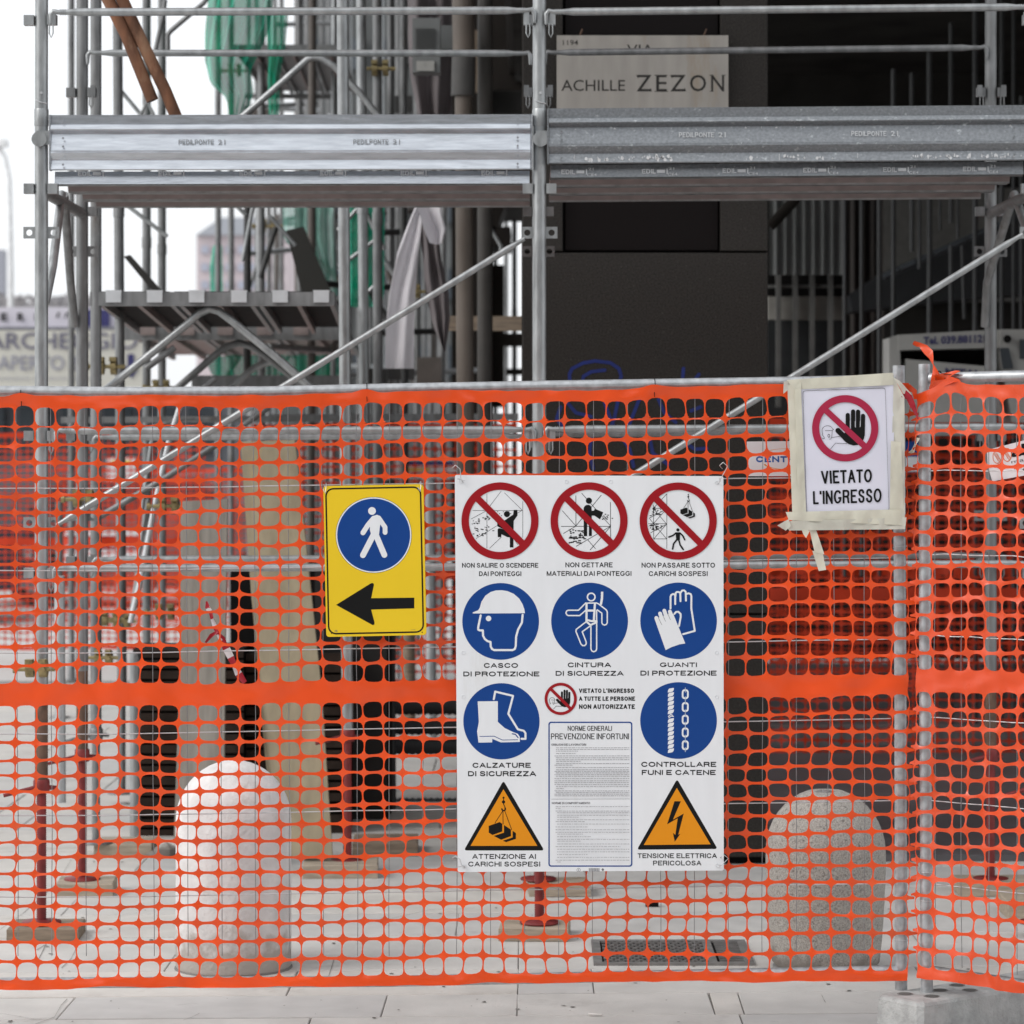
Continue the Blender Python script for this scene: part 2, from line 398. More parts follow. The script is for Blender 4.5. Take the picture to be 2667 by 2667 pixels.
_C = [(.97,.31),(.91,.15),(.78,.04),(.60,0),(.42,0),(.24,.06),(.09,.2),(.01,.4),(0,.5),(.01,.6),(.09,.8),(.24,.94),(.42,1),(.62,1),(.80,.95),(.93,.83),(.99,.66)]
_O = [(.5,0),(.32,.03),(.15,.14),(.03,.33),(.0,.5),(.03,.67),(.15,.86),(.32,.97),(.5,1),(.68,.97),(.85,.86),(.97,.67),(1.0,.5),(.97,.33),(.85,.14),(.68,.03),(.5,0)]
GL = {'A':[[(0,1),(.47,0)],[(.53,0),(1,1)],[(.2,.68),(.8,.68)]],
 'B':[[(0,0),(0,1)],[(0,0),(.6,0),(.82,.05),(.92,.17),(.92,.3),(.82,.43),(.6,.47),(.05,.47)],[(.6,.47),(.86,.52),(.98,.64),(.98,.83),(.87,.95),(.62,1),(0,1)]],
 'C':[_C], 'D':[[(0,0),(0,1)],[(0,0),(.45,0),(.72,.05),(.9,.2),(.98,.4),(.98,.6),(.9,.8),(.72,.95),(.45,1),(0,1)]],
 'E':[[(0,0),(0,1)],[(.02,0),(1,0)],[(.02,.48),(.93,.48)],[(.02,1),(1,1)]], 'F':[[(0,0),(0,1)],[(.02,0),(1,0)],[(.02,.5),(.88,.5)]],
 'G':[[(.93,.22),(.86,.1),(.74,.02),(.57,0),(.42,0),(.24,.06),(.09,.2),(.01,.4),(0,.5),(.01,.6),(.09,.8),(.24,.94),(.42,1),(.6,.99),(.78,.92),(.88,.86),(.95,.76),(.97,.6)],[(.60,.60),(1,.60)]],
 'H':[[(0,0),(0,1)],[(1,0),(1,1)],[(.02,.48),(.98,.48)]], 'I':[[(.5,0),(.5,1)]], 'L':[[(0,0),(0,1)],[(.02,1),(1,1)]],
 'M':[[(0,1),(0,0)],[(.02,0),(.48,1)],[(.52,1),(.98,0)],[(1,0),(1,1)]], 'N':[[(0,0),(0,1)],[(.02,0),(.98,1)],[(1,0),(1,1)]], 'O':[_O], '0':[_O],
 'P':[[(0,0),(0,1)],[(0,0),(.62,0),(.86,.05),(.98,.18),(.98,.36),(.86,.5),(.62,.55),(.05,.55)]],
 'R':[[(0,0),(0,1)],[(0,0),(.62,0),(.86,.04),(.96,.16),(.96,.33),(.86,.45),(.62,.5),(.05,.5)],[(.6,.5),(.82,.56),(.9,.7),(.91,.88),(.97,1)]],
 'S':[[(.93,.28),(.86,.1),(.66,.01),(.5,0),(.3,.01),(.12,.1),(.06,.25),(.14,.38),(.36,.45),(.64,.52),(.88,.6),(.97,.75),(.9,.91),(.7,.99),(.5,1),(.28,.98),(.08,.87),(.02,.68)]],
 'T':[[(0,0),(1,0)],[(.5,.02),(.5,1)]], 'U':[[(0,0),(0,.66),(.06,.86),(.24,.98),(.5,1),(.76,.98),(.94,.86),(1,.66),(1,0)]], 'V':[[(0,0),(.47,1)],[(.53,1),(1,0)]],
 'Z':[[(.04,0),(1,0)],[(.97,.02),(.03,.98)],[(0,1),(1,1)]], "'":[[(.5,0),(.5,.22)]], '.':[[(.5,.95),(.5,1)]]}
GW = {'A':.98,'B':.88,'C':.96,'D':.94,'E':.84,'F':.78,'G':1.02,'H':.92,'L':.74,'M':1.06,'N':.92,'O':1.06,'P':.86,'R':.92,'S':.88,'T':.84,'U':.9,'V':.96,'Z':.86,' ':.22,'0':.7}

def rrect(x0, y0, x1, y1, r, n=5):
    pts = []
    for cx, cy, a in ((x1-r, y0+r, -90), (x1-r, y1-r, 0), (x0+r, y1-r, 90), (x0+r, y0+r, 180)):
        for i in range(n+1):
            t = R(a + 90*i/n); pts.append((cx+r*math.cos(t), cy+r*math.sin(t)))
    return pts

def frame_ring(P, outer, inner, m, layer=1):
    d = P.depth(layer); n = len(outer)
    vs = [P.p(x, y, d) for x, y in outer] + [P.p(x, y, d) for x, y in inner]
    P.mb.add(vs, [(i, (i+1) % n, (i+1) % n + n, i+n) for i in range(n)], m)

# ------------------------------------------------------------------ ground and pavement
def quad_sheet(name, x0, x1, y0, y1, z, m):
    mb = MB(); mb.add([(x0,y0,z),(x1,y0,z),(x1,y1,z),(x0,y1,z)], [(0,1,2,3)], m); return mb.build(name)
tag(quad_sheet('ground', -300, 300, -60, 600, -.03, stone3), kind='structure')
pav = tag(quad_sheet('pavement', -5.6, 5.6, 4, 22.02, -.008, joint), kind='structure')
rows = [4.6, 5.4, 6.2, 7.0, 7.5, 8.05, 8.60, 9.15, 9.51, 9.96, 10.65, 11.15, 11.75, 12.3, 12.9, 13.6, 14.2, 15.0, 15.8, 16.6, 17.5, 18.5, 19.5, 20.6, 21.8]
cuts = {8.60: [-2.1, -.69, .644, 1.8], 9.15: [-2.6, -1.48, -.476, -.052, .568, .66, 1.9], 9.51: [-1.9, -.8, -.052, .196, 1.3, 2.4],
        9.96: [-2.3, -1.25, -.052, .9, 2.1], 8.05: [-1.9, -.3, .9, 2.2]}
for i in range(len(rows)-1):
    a, b = rows[i], rows[i+1]
    c = cuts.get(a)
    if not c:
        c = []; x = -3.2 + random.random()
        while x < 3: c.append(x); x += random.uniform(.7, 1.5)
    xs = [-5.6 + random.random()*.5, -4.3] + [x for x in c if x > -3.4] + [3.3, 4.6]
    for x0, x1 in zip(xs[:-1], xs[1:]):
        if x1 - x0 < .08: continue
        g = .0018; ch = .0025; jz = random.uniform(-.0016, .0012); sk = random.uniform(-.004, .004)
        def Y(base, x): return base + .04*x
        gy_ = .0045; P_ = [(x0+g, Y(a, x0)+gy_), (x1-g, Y(a, x1)+gy_), (x1-g+sk, Y(b, x1)-gy_), (x0+g+sk, Y(b, x0)-gy_)]
        cxm = sum(p[0] for p in P_)/4; cym = sum(p[1] for p in P_)/4
        top = [(p[0] + (ch if p[0] < cxm else -ch), p[1] + (ch if p[1] < cym else -ch)) for p in P_]
        mb = MB(); vs = [(x, y, -.03) for x, y in P_] + [(x, y, -ch+jz) for x, y in P_] + [(x, y, jz) for x, y in top]
        mb.add(vs, [(0,1,5,4),(1,2,6,5),(2,3,7,6),(3,0,4,7),(4,5,9,8),(5,6,10,9),(6,7,11,10),(7,4,8,11),(8,9,10,11)],
               random.choice([stone, stone, stone2, stone3]))
        mb.build('paving_slab', pav)
# cracks running over the slabs, thin dark ribbons of open joint
mb = MB()
for path in ([(175,2603),(160,2618),(142,2650),(120,2652),(90,2655),(60,2650),(0,2640)], [(142,2650),(92,2668)], [(520,2640),(500,2650),(478,2658)],
             [(198,2472),(185,2498),(160,2522)], [(95,2475),(120,2460),(100,2500)], [(870,2500),(862,2525),(850,2560)], [(1010,2395),(1120,2370),(1240,2365)],
             [(2140,2592),(2146,2605),(2150,2612)], [(2365,2420),(2395,2460),(2405,2480)], [(0,2422),(60,2380),(150,2300),(185,2240)]):
    for a, b in zip(path[:-1], path[1:]):
        def G(p): d = 13676/(p[1]-1150); return Vector(((p[0]-CX)*d/F, d, .0016))
        A, B = G(a), G(b); n = (B-A).cross(Vector((0,0,1))).normalized()*random.uniform(.0006, .0018)
        mb.add([A-n, A+n, B+n*.7, B-n*.7], [(0,1,2,3)], joint)
mb.build('crack', pav)
random.seed(77); mb = MB(); dirt = mat('trodden_dirt', (.13,.12,.105), .95, 0, .4, 60)
for k in range(190):
    y = random.uniform(2240, 2667); d = 13676/(y-1150); X = random.uniform(-1.9, 1.9); a0 = random.random()*3; w = random.choice((.002,.003,.004,.007))
    vs = [Vector((X + math.cos(a0+j*1.05)*w*random.uniform(.5,1.6), d + math.sin(a0+j*1.05)*w*random.uniform(.5,2), .0018+k*.000004)) for j in range(6)]
    mb.add(vs, [tuple(range(6))], dirt)
o = mb.build('grit', pav); o['kind'] = 'stuff'
# raised dark floor of the porch
pf = MB(); pf.box((4.2, 17.9, -.001), (8.4, 10.8, .06), floor_d); pfo = tag(pf.build('porch_floor'), kind='structure')

# iron grate sunk in the pavement
gr = thing('drain_grate', 'flat cast iron drain grate in the paving left of the speckled bollard', 'grate', (.35, 10.2, 0))
gx0, gx1, gy0, gy1 = .205, .755, 10.02, 10.5
mb = MB()
for (x0, x1, y0, y1) in ((gx0, gx1, gy0, gy0+.03), (gx0, gx1, gy1-.03, gy1), (gx0, gx0+.03, gy0+.03, gy1-.03), (gx1-.03, gx1, gy0+.03, gy1-.03), (.60, .63, gy0+.03, gy1-.03)):
    mb.box(((x0+x1)/2, (y0+y1)/2, .001), (x1-x0, y1-y0, .014), iron)
mb.build('frame', gr)
mb = MB(); mb.box(((gx0+gx1)/2, (gy0+gy1)/2, -.004), (gx1-gx0-.01, gy1-gy0-.01, .012), blackm); mb.build('pit', gr)
mb = MB()
for i in range(13):
    y = gy0 + .045 + i*.033
    for j in range(14):
        x = gx0 + .045 + j*.0265 + (i % 2)*.013
        if x < .595: mb.box((x, y, .003), (.017, .013, .011), iron)
    mb.box((.69, y, .002), (.10, .011, .01), iron)
o = mb.build('tread_studs', gr); o['kind'] = 'stuff'

# ------------------------------------------------------------------ pillar with street name plaque
DP = 12.4
def slab(mb, px0, py0, px1, py1, d, m, th=.05, g=.004, ins=.004):
    a = W(px0, py0, d); b = W(px1, py1, d); x0, x1, z0, z1 = a.x+g, b.x-g, b.z+g, a.z-g; e = ins
    vs = [(x0,d+th,z0),(x1,d+th,z0),(x1,d+th,z1),(x0,d+th,z1),(x0,d+e,z0),(x1,d+e,z0),(x1,d+e,z1),(x0,d+e,z1),(x0+e,d,z0+e),(x1-e,d,z0+e),(x1-e,d,z1-e),(x0+e,d,z1-e)]
    mb.add(vs, [(0,1,5,4),(1,2,6,5),(2,3,7,6),(3,0,4,7),(4,5,9,8),(5,6,10,9),(6,7,11,10),(7,4,8,11),(8,9,10,11),(3,2,1,0)], m)
    return mb
pil = thing('stone_clad_pillar', 'broad dark granite clad pillar carrying the street name plaque behind the scaffold', 'pillar', (.5, DP, 0))
mb = MB(); xa, xb = W(1362,0,DP).x, W(1998,0,DP).x
mb.box(((xa+xb)/2, DP+.30, 3.2), (xb-xa, .50, 6.4), blackm); mb.build('core', pil)
for (x0,y0,x1,y1,dd,m) in ((1358,656,2002,1600,DP,granite),(1358,1600,2002,2235,DP,granite),(1358,-300,1468,656,DP,granite),(1874,-300,2002,656,DP,granite),
                           (1468,-300,1874,656,DP+.035,granite2),(1358,-1700,2002,-300,DP,granite)):
    slab(MB(), x0, y0, x1, y1, dd, m).build('cladding_slab', pil)
for sx in (xa-.006, xb-.044):       # returns on the two flanks
    mb = MB(); mb.box((sx+.025, DP+.31, 3.2), (.05, .5, 6.3), granite); mb.build('flank_slab', pil)
g = Print(DP - .001)
for pts in ([(1485,1000),(1483,975),(1490,960),(1520,945),(1550,940),(1590,945),(1612,960),(1618,980),(1612,1000),(1590,1040)],
            [(1515,1000),(1520,980),(1540,968),(1575,964)], [(1780,960),(1777,1000)], [(1820,975),(1803,1000)],
            [(1460,1060),(1450,1090),(1470,1120)], [(1610,1040),(1600,1090),(1580,1140)], [(1665,1040),(1645,1090),(1630,1130)], [(1715,1040),(1730,1075),(1760,1100)],
            [(1540,1140),(1535,1180),(1545,1220)], [(1575,1050),(1590,1090)], [(1800,1070),(1825,1060)], [(1600,1110),(1640,1170),(1650,1215)],
            [(1690,1130),(1700,1180),(1740,1210)], [(1780,1150),(1810,1170),(1840,1168)], [(1470,1040),(1500,1075),(1540,1085)]):
    g.stroke(pts, 9, mat('blue_spray_paint', (.008,.022,.16), .5))
g.build('graffiti', pil)
pq = thing('street_name_plaque', 'pale marble plaque with engraved street name fixed high on the dark pillar', 'plaque', W(1673, 300, DP-.03))
mb = MB(); a = W(1450, 92, DP-.03); b = W(1897, 345, DP-.03)
mb.box(((a.x+b.x)/2, DP-.018, (a.z+b.z)/2), (b.x-a.x, .024, a.z-b.z), plaque_m); mb.build('stone_tablet', pq)
t = Print(DP - .0302)
t.text('1194', 1466, 104, 1506, 118, engr, .005)
t.text('VIA', 1633, 116, 1702, 142, engr)
t.text('ACHILLE', 1462, 208, 1628, 237, engr, .004)
for ch, x0, x1 in (('Z',1658,1697),('E',1709,1737),('Z',1746,1786),('O',1797,1839),('N',1852,1886)):
    t.text(ch, x0, 195, x1, 238, engr, .006)
for pts in ([(1658,196),(1662,203)],[(1697,238),(1694,230)],[(1746,196),(1750,203)],[(1786,238),(1783,230)],[(1848,196),(1858,196)],[(1880,196),(1890,196)],[(1849,238),(1857,238)],[(1705,196),(1738,196)],[(1705,238),(1740,238)]):
    t.stroke(pts, 1.6, engr)
t.build('lettering', pq)
for x in (1512, 1835):
    mb = MB(); p = W(x, 88, DP-.03); mb.tube([p+Vector((-.006,.02,-.012)), p, p+Vector((.008,-.002,.02))], .004, brown, 6); mb.build('hook', pq)

# ------------------------------------------------------------------ building over the porch
bld = thing('office_building', 'dark office building whose upper floors stand over the porch at the right', 'building', (3.5, 18, 0))
mb = MB(); mb.box((4.9, 18.3, 8.6), (10.2, 12.0, 7.6), granite); mb.build('upper_storeys', bld)
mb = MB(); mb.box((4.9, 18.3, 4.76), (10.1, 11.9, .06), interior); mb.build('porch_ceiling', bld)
mb = MB(); mb.box((5.55, 12.66, 4.27), (8.9, .4, 1.0), granite); mb.build('lintel', bld)  # unseen lintel, added to darken the porch behind it
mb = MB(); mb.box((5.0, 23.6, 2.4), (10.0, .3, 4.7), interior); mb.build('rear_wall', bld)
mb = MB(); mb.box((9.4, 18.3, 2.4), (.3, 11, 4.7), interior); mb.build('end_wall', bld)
mb = MB(); mb.box((3.2, 23.3, 3.35), (2.6, .12, .9), mat('grey_fascia', (.20,.20,.19), .8)); mb.build('fascia', bld)
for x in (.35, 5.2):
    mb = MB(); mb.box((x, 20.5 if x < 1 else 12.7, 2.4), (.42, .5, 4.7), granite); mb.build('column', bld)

# unseen house added behind the camera so the metal reflects a street
oh = thing('unseen_street_house', 'unseen grey town house added behind the viewer for the metal to reflect', 'building', (0, -15, 0))
wallm = mat('grey_render', (.20,.195,.19), .9, 0, .1, 1)
mb = MB(); mb.box((2, -18, 5.5), (56, 6, 11), wallm); mb.build('wall', oh)
for i in range(14):
    for j in range(3):
        mb = MB(); mb.box((-24+i*4, -14.97, 2+j*3.3), (1.3, .1, 1.9), glassd); mb.build('window', oh)

# ------------------------------------------------------------------ scaffold in front
sc = thing('front_scaffold', 'galvanised tube scaffold with two deck bays standing right behind the orange netting', 'scaffold', (0, 11.1, 0))
DF, DB = 10.6, 11.65
Z = lambda py, d: EYE - (py - CY)*d/F
def holeplate(mb, c, w, hr, th, m):
    c = Vector(c); n = 16; vs = []
    for y in (-th/2, th/2):
        for k in range(n):
            t = 2*math.pi*k/n; ct, st = math.cos(t), math.sin(t); q = w/2/max(abs(ct), abs(st))
            vs.append(c + Vector((ct*q, y, st*q)))
        for k in range(n):
            t = 2*math.pi*k/n; vs.append(c + Vector((math.cos(t)*hr, y, math.sin(t)*hr)))
    fs = []
    for k in range(n):
        k2 = (k+1) % n
        fs += [(k, k2, n+k2, n+k), (2*n+k, 3*n+k, 3*n+k2, 2*n+k2), (k, 2*n+k, 2*n+k2, k2), (n+k, n+k2, 3*n+k2, 3*n+k)]
    mb.add(vs, fs, m)
def jack(parent, X, d, ztop, thread=True, col=None, nutz=None):
    col = col or redp; mb = MB()
    mb.lathe((X, d, .05), [(.07,0),(.072,.003),(.07,.008),(.028,.010),(.02,.014)], col, 20)
    if thread:
        prof = []; z = .012
        while z < ztop-.05: prof += [(.0165, z), (.0185, z+.004)]; z += .008
        mb.lathe((X, d, .05), prof, col, 12)
    else: mb.tube([(X,d,.05),(X,d,ztop)], .0175, col, 10)
    o = mb.build('base_jack', parent)
    mb = MB(); nz = nutz or ztop
    mb.lathe((X, d, nz-.03), [(.028,0),(.030,.004),(.030,.045),(.027,.05)], col, 14)
    mb.tube([(X-.02,d-.01,nz-.01),(X-.07,d-.03,nz-.02),(X-.13,d-.04,nz-.035)], [.009,.008,.007], col, 8)
    mb.tube([(X+.02,d+.01,nz-.01),(X+.05,d+.03,nz-.015)], [.009,.008], col, 8)
    mb.build('jack_nut', o)
def pocket(mb, X, d, z, sgn, m):
    """wedge pocket welded on a standard, with the hanging safety loop"""
    x = X + sgn*.041
    mb.box((x, d-.012, z), (.034, .03, .036), m); mb.box((x+sgn*.006, d-.030, z+.004), (.020, .008, .046), m)
    mb.tube([(x-.006, d-.034, z-.015), (x-.007, d-.036, z-.05), (x, d-.036, z-.066), (x+.007, d-.036, z-.05), (x+.006, d-.034, z-.015)], .0025, m, 6)
Xs = [W(108, 0, DF).x, W(1405, 0, DF).x, W(2703, 0, DF).x]
Xb = [W(214, 0, DB).x, W(1402, 0, DB).x, W(2580, 0, DB).x]
for row, (xs, d) in enumerate(((Xs, DF), (Xb, DB))):
    for i, X in enumerate(xs):
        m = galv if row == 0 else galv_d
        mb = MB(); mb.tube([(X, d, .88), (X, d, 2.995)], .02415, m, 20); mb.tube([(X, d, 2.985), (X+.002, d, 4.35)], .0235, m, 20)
        mb.lathe((X, d, 2.93), [(.0255,0),(.0262,.003),(.0262,.058),(.0245,.062)], m, 20)
        st = mb.build('standard', sc)
        mb = MB(); mb.tube([(X, d, .547), (X, d, .885)], .0235, brown, 16); mb.build('lower_tube', sc)
        jack(sc, X, d, .55)
        # connectors as sub-parts of the standard
        for z, kind in ((Z(54, DF), 'p'), (Z(492, DF), 'b'), (Z(606, DF), 'h'), (Z(1135, DF), 'p'), (Z(1362, DF), 'h'), (Z(1492, DF), 'p')):
            if row == 1 and kind == 'p' and z > 3.2: z = 3.175
            for sg in (-1, 1):
                mb = MB()
                if kind == 'h': holeplate(mb, (X+sg*.044, d, z), .042, .0115, .006, m)
                elif kind == 'b' or (i == 0 and sg < 0): mb.box((X+sg*.043, d-.004, z), (.036, .034, .036), m)
                else: pocket(mb, X, d, z, sg, m)
                mb.build('connector', st)
        if row == 0:
            mb = MB(); zc = Z(365, DF)
            mb.tube([(X+(.004 if i else -.002), d-.040, zc), (X+(.004 if i else -.002), d-.030, zc)], .0275, m, 20)
            mb.box((X+.012, d-.03, zc+.006), (.05, .008, .05), m); mb.build('cam_disc', st)
            mb = MB(); mb.tube([(X+.004, d-.03, Z(244,DF)), (X+.004, d-.022, Z(244,DF))], .005, wire_m, 8)
            mb.tube([(X-.018, d-.024, Z(262,DF)), (X, d-.029, Z(268,DF)), (X+.022, d-.018, Z(271,DF))], .0022, wire_m, 6); mb.build('lock_pin', st)

def rail(x0, y0, x1, y1, d, r, m=galv, parent=None, name='guardrail', hook=True):
    A, B = W(x0, y0, d), W(x1, y1, d); u = (B-A).normalized(); mb = MB()
    mb.tube([A, A+u*.02, A+u*.035, A+u*.07, B-u*.07, B-u*.035, B-u*.02, B], [r*.62, r*.62, r*.7, r, r, r*.7, r*.62, r*.62], m, 14)
    if hook:
        for P_, s in ((A, -1), (B, 1)):
            q = u*s
            mb.tube([P_, P_+q*.018+Vector((0,0,.004)), P_+q*.027+Vector((0,0,-.008)), P_+q*.027+Vector((0,0,-.045))], [r*.62, .009, .0095, .006], m, 8)
            for k in (1, 2, 3): mb.tube([P_-q*(.008*k+.002), P_-q*(.008*k-.001)], r*.8, m, 10)
    return mb.build(name, parent or sc)
for args in ((152,32,1372,27,DF-.03),(1442,31,2672,18,DF-.03),(165,1122,1372,1119,DF-.03),(1440,1118,2680,1112,DF-.03),(160,1480,1372,1476,DF-.03),(1440,1474,2680,1468,DF-.03)):
    rail(*args, .0142)
for args in ((246,138,1364,139,DB-.03),(1438,137,2552,124,DB-.03),(262,1139,1364,1136,DB-.03),(1440,1131,2552,1127,DB-.03),(262,1457,1364,1453,DB-.03),(1440,1450,2552,1447,DB-.03)):
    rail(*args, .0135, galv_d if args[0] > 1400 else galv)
rail(1366, 622, 148, 1368, DF-.055, .0125, galv, name='diagonal_brace', hook=False)
rail(2664, 610, 1440, 1368, DF-.055, .0125, galv, name='diagonal_brace', hook=False)
# end frames: transoms and knee braces
for i in range(3):
    a = Vector((Xs[i], DF, Z(497, DF))); b = Vector((Xb[i], DB, Z(497, DF)))
    MB().tube([a, b], .021, galv_d, 14).build('transom', sc)
    mid = a.lerp(b, .5)
    if i != 1:
        MB().tube([(a.x*.5+b.x*.5, 11.1, Z(505, 11.1)), (Xs[i]+.024, DF+.1, Z(690, DF)), (Xs[i]+.010, DF+.02, Z(790, DF))], .0165, galv, 12).build('knee_brace', sc)
        MB().tube([(a.x*.5+b.x*.5+.004, 11.13, Z(505, 11.1)), (Xb[i]-.03, DB-.1, Z(740, DB)), (Xb[i]-.026, DB-.02, Z(850, DB))], .0165, galv_d, 12).build('knee_brace', sc)

# deck planks and toe boards
def extrude(mb, A, B, prof, m):
    """prof: (towards the street, up) pairs swept from A to B"""
    vs = [Vector((A.x, A.y-o, A.z+u)) for o, u in prof] + [Vector((B.x, B.y-o, B.z+u)) for o, u in prof]; n = len(prof)
    mb.add(vs, [(i, i+1, n+i+1, n+i) for i in range(n-1)], m)
gap_m = mat('plank_groove_dark', (.20,.165,.16), .6, .3, .2, 14)  # darker tone for some facets of the plank underside
toe = [(-.012,-.003),(-.012,0),(.006,0),(.006,-.034),(.012,-.037),(.022,-.052),(.018,-.056),(-.004,-.068),(.010,-.128),(.019,-.138),(-.002,-.163),(.011,-.196),(.004,-.2)]
pk = [(-.330,.0),(-.330,-.048),(-.310,-.052),(-.306,-.045),(-.285,-.012),(-.25,-.010),(-.24,-.022),(-.205,-.022),(-.195,-.010),(-.135,-.010),(-.125,-.022),(-.09,-.022),(-.08,-.010),(-.045,-.012),(-.024,-.045),(-.020,-.052),(0,-.048),(0,0),(-.330,0)]
for (x0, y0, x1, y1, m, m2) in ((134,300,1381,298,sheetm,sheetm),(1430,283,2672,274,sheet_r,sheet_r)):
    dt = DF-.028
    A, B = W(x0, y0, dt), W(x1, y1, dt); mb = MB(); extrude(mb, A, B, toe, m)
    zz = [p[1] for p in toe]
    tb = mb.build('toe_board', sc)
    mb = MB()
    for e, s in ((A, 1), (B, -1)):
        for dz in (-.018, -.085, -.115, -.18):
            c = e + Vector((s*.045, -.017, dz))
            mb.tube([c, c+Vector((0,-.004,0))], .0042, m, 8)
    mb.box((A.x-.004, A.y+.004, A.z-.1), (.006, .035, .2), m); mb.box((B.x+.004, B.y+.004, B.z-.1), (.006, .035, .2), m)
    mb.build('end_cap', tb)
    # pressed-in marks
    emb = mat('pressed_mark_bright', (.72,.74,.76), .35, .5, .1, 20) if m is sheet_r else mat('pressed_mark_grey', (.36,.38,.40), .4, .6, .1, 20)
    t = Print(dt - .0095)
    L = x1 - x0; yy = lambda x: y0 + (y1-y0)*(x-x0)/L
    for xa_ in ((465, 920) if x0 < 200 else (1768, 2217)):
        t.sign_text('PEDILPONTE', xa_, yy(xa_)+64, xa_+92, yy(xa_)+77, .16, emb); t.text('21', xa_+103, yy(xa_)+64, xa_+122, yy(xa_)+77, emb, .01)
    t.build('pressed_lettering', tb)
    if x0 > 1000:                   # dried cement splashed over the face of this board
        t = Print(0, to=lambda x, y, d: W(x, y, dt - .010 - .0004 + (.014*max(0, min(1, (yy(x)+95-y)/45)) if y < yy(x)+96 else 0) - d)); t.k = 0
        random.seed(31)
        for k in range(330):
            cl_ = random.choice((1520,1590,1660,1730,1960,2060,2120,2420,2480,2560,2620)); x = random.gauss(cl_, 30); x = min(2660, max(1440, x)); base = random.choice((52, 52, 52, 122))
            y = yy(x) + base + (random.uniform(4, 34) if base == 52 else random.uniform(4, 14)); r_ = random.choice((1.0, 1.6, 2.4, 4.2)); n_ = 6
            t.k = 0; t.poly([(x + r_*random.uniform(.5, 1.4)*math.cos(6.28*j/n_), y + r_*random.uniform(.6, 2.2)*math.sin(6.28*j/n_)) for j in range(n_)], mat('cement_splash', (.60,.61,.62), .8))
        for k in range(16):
            x = random.uniform(1450, 2650); y = yy(x) + random.choice((4, 4, 50, 122)); l_ = random.uniform(8, 22); t.k = 0
            t.poly([(x, y), (x+1.4, y), (x+1, y+l_), (x+.2, y+l_)], MC['cement_splash'])
        o = t.build('cement_splashes', tb); o['kind'] = 'stuff'
    zt = EYE + (CY - (y0+146))*DF/F
    for k in range(3):
        d0 = DF + .012 + k*.350
        A2 = Vector((W(x0+4, 0, dt).x, d0, zt)); B2 = Vector((W(x1-2, 0, dt).x, d0, zt + (y0-y1)*DF/F))
        mb = MB(); pp = pk[:17][::-1]
        for q in range(len(pp)-1):
            seg_ = [pp[q], pp[q+1]]; lo_ = (seg_[0][1]+seg_[1][1])/2
            extrude(mb, A2, B2, seg_, galv_d if lo_ < -.04 else (plankm if q % 4 else gap_m))
        pl_ = mb.build('deck_plank', sc)
        mb = MB(); extrude(mb, A2, B2, [(0,-.047),(.0055,-.046),(-.002,0),(-.33,.002)], m2 if k == 0 else galv_d); mb.build('deck_top', pl_)
        if k == 0:
            t = Print(d0 - .0056); emb = mat('pressed_mark_bright', (.72,.74,.76), .35, .5, .1, 20)
            xx = (203, 413, 624, 834, 1044, 1254) if x0 < 200 else (1462, 1672, 1882, 2092, 2300, 2508)
            for xq in xx:
                yq = 442 + (yy(xq) - y0) if x0 < 200 else yy(xq)+155
                t.sign_text('EDIL', xq, yq+4, xq+36, yq+16, .2, emb)
                t.poly([(xq+39,yq+6),(xq+60,yq+6),(xq+60,yq+14),(xq+39,yq+14)], emb)
                t.text('1', xq+64, yq+3, xq+67, yq+17, emb, .01)
                if x0 > 1000: t.text('21', xq+70, yq-1, xq+84, yq+6, emb, .01); t.text('CE4', xq+67, yq+14, xq+92, yq+21, emb, .01)
            t.build('pressed_lettering', pl_)

for (xa, xb) in ((Xs[0], Xs[1]), (Xs[1], Xs[2])):      # unseen next lift up, added to shade the porch
    for k in range(3):
        d0 = DF + .012 + k*.350; A2 = Vector((xa+.04, d0, 4.76)); B2 = Vector((xb-.04, d0, 4.76))
        mb = MB(); extrude(mb, A2, B2, pk[:17], plankm); extrude(mb, A2, B2, [(0,.002),(-.33,.002)], galv_d); mb.build('deck_plank', sc)

# ------------------------------------------------------------------ timber pads under the jacks
def pad(cx, ytop, w, hgt, dep, label, m=wood, rot=0, d=None):
    d = d or 13676/(ytop + hgt - 1150); s = F/d; X = (cx-CX)/s; h = hgt/s; dy = dep
    mb = MB(); c = Vector((X, d+dy/2, h/2+.001)); ww = w/s/2
    e = .004; vs = []
    for z, q in ((-h/2, 0), (h/2-e, 0), (h/2, e)):
        for sx, sy in ((-1,-1),(1,-1),(1,1),(-1,1)):
            p = Vector((sx*(ww-q), sy*(dy/2-q), z)); p.rotate(__import__('mathutils').Euler((0,0,rot))); vs.append(c+p)
    mb.add(vs, [(0,1,5,4),(1,2,6,5),(2,3,7,6),(3,0,4,7),(4,5,9,8),(5,6,10,9),(6,7,11,10),(7,4,8,11),(8,9,10,11),(3,2,1,0)], m)
    return tag(mb.build('timber_pad'), label, 'timber block', 'timber pads under the scaffold feet')
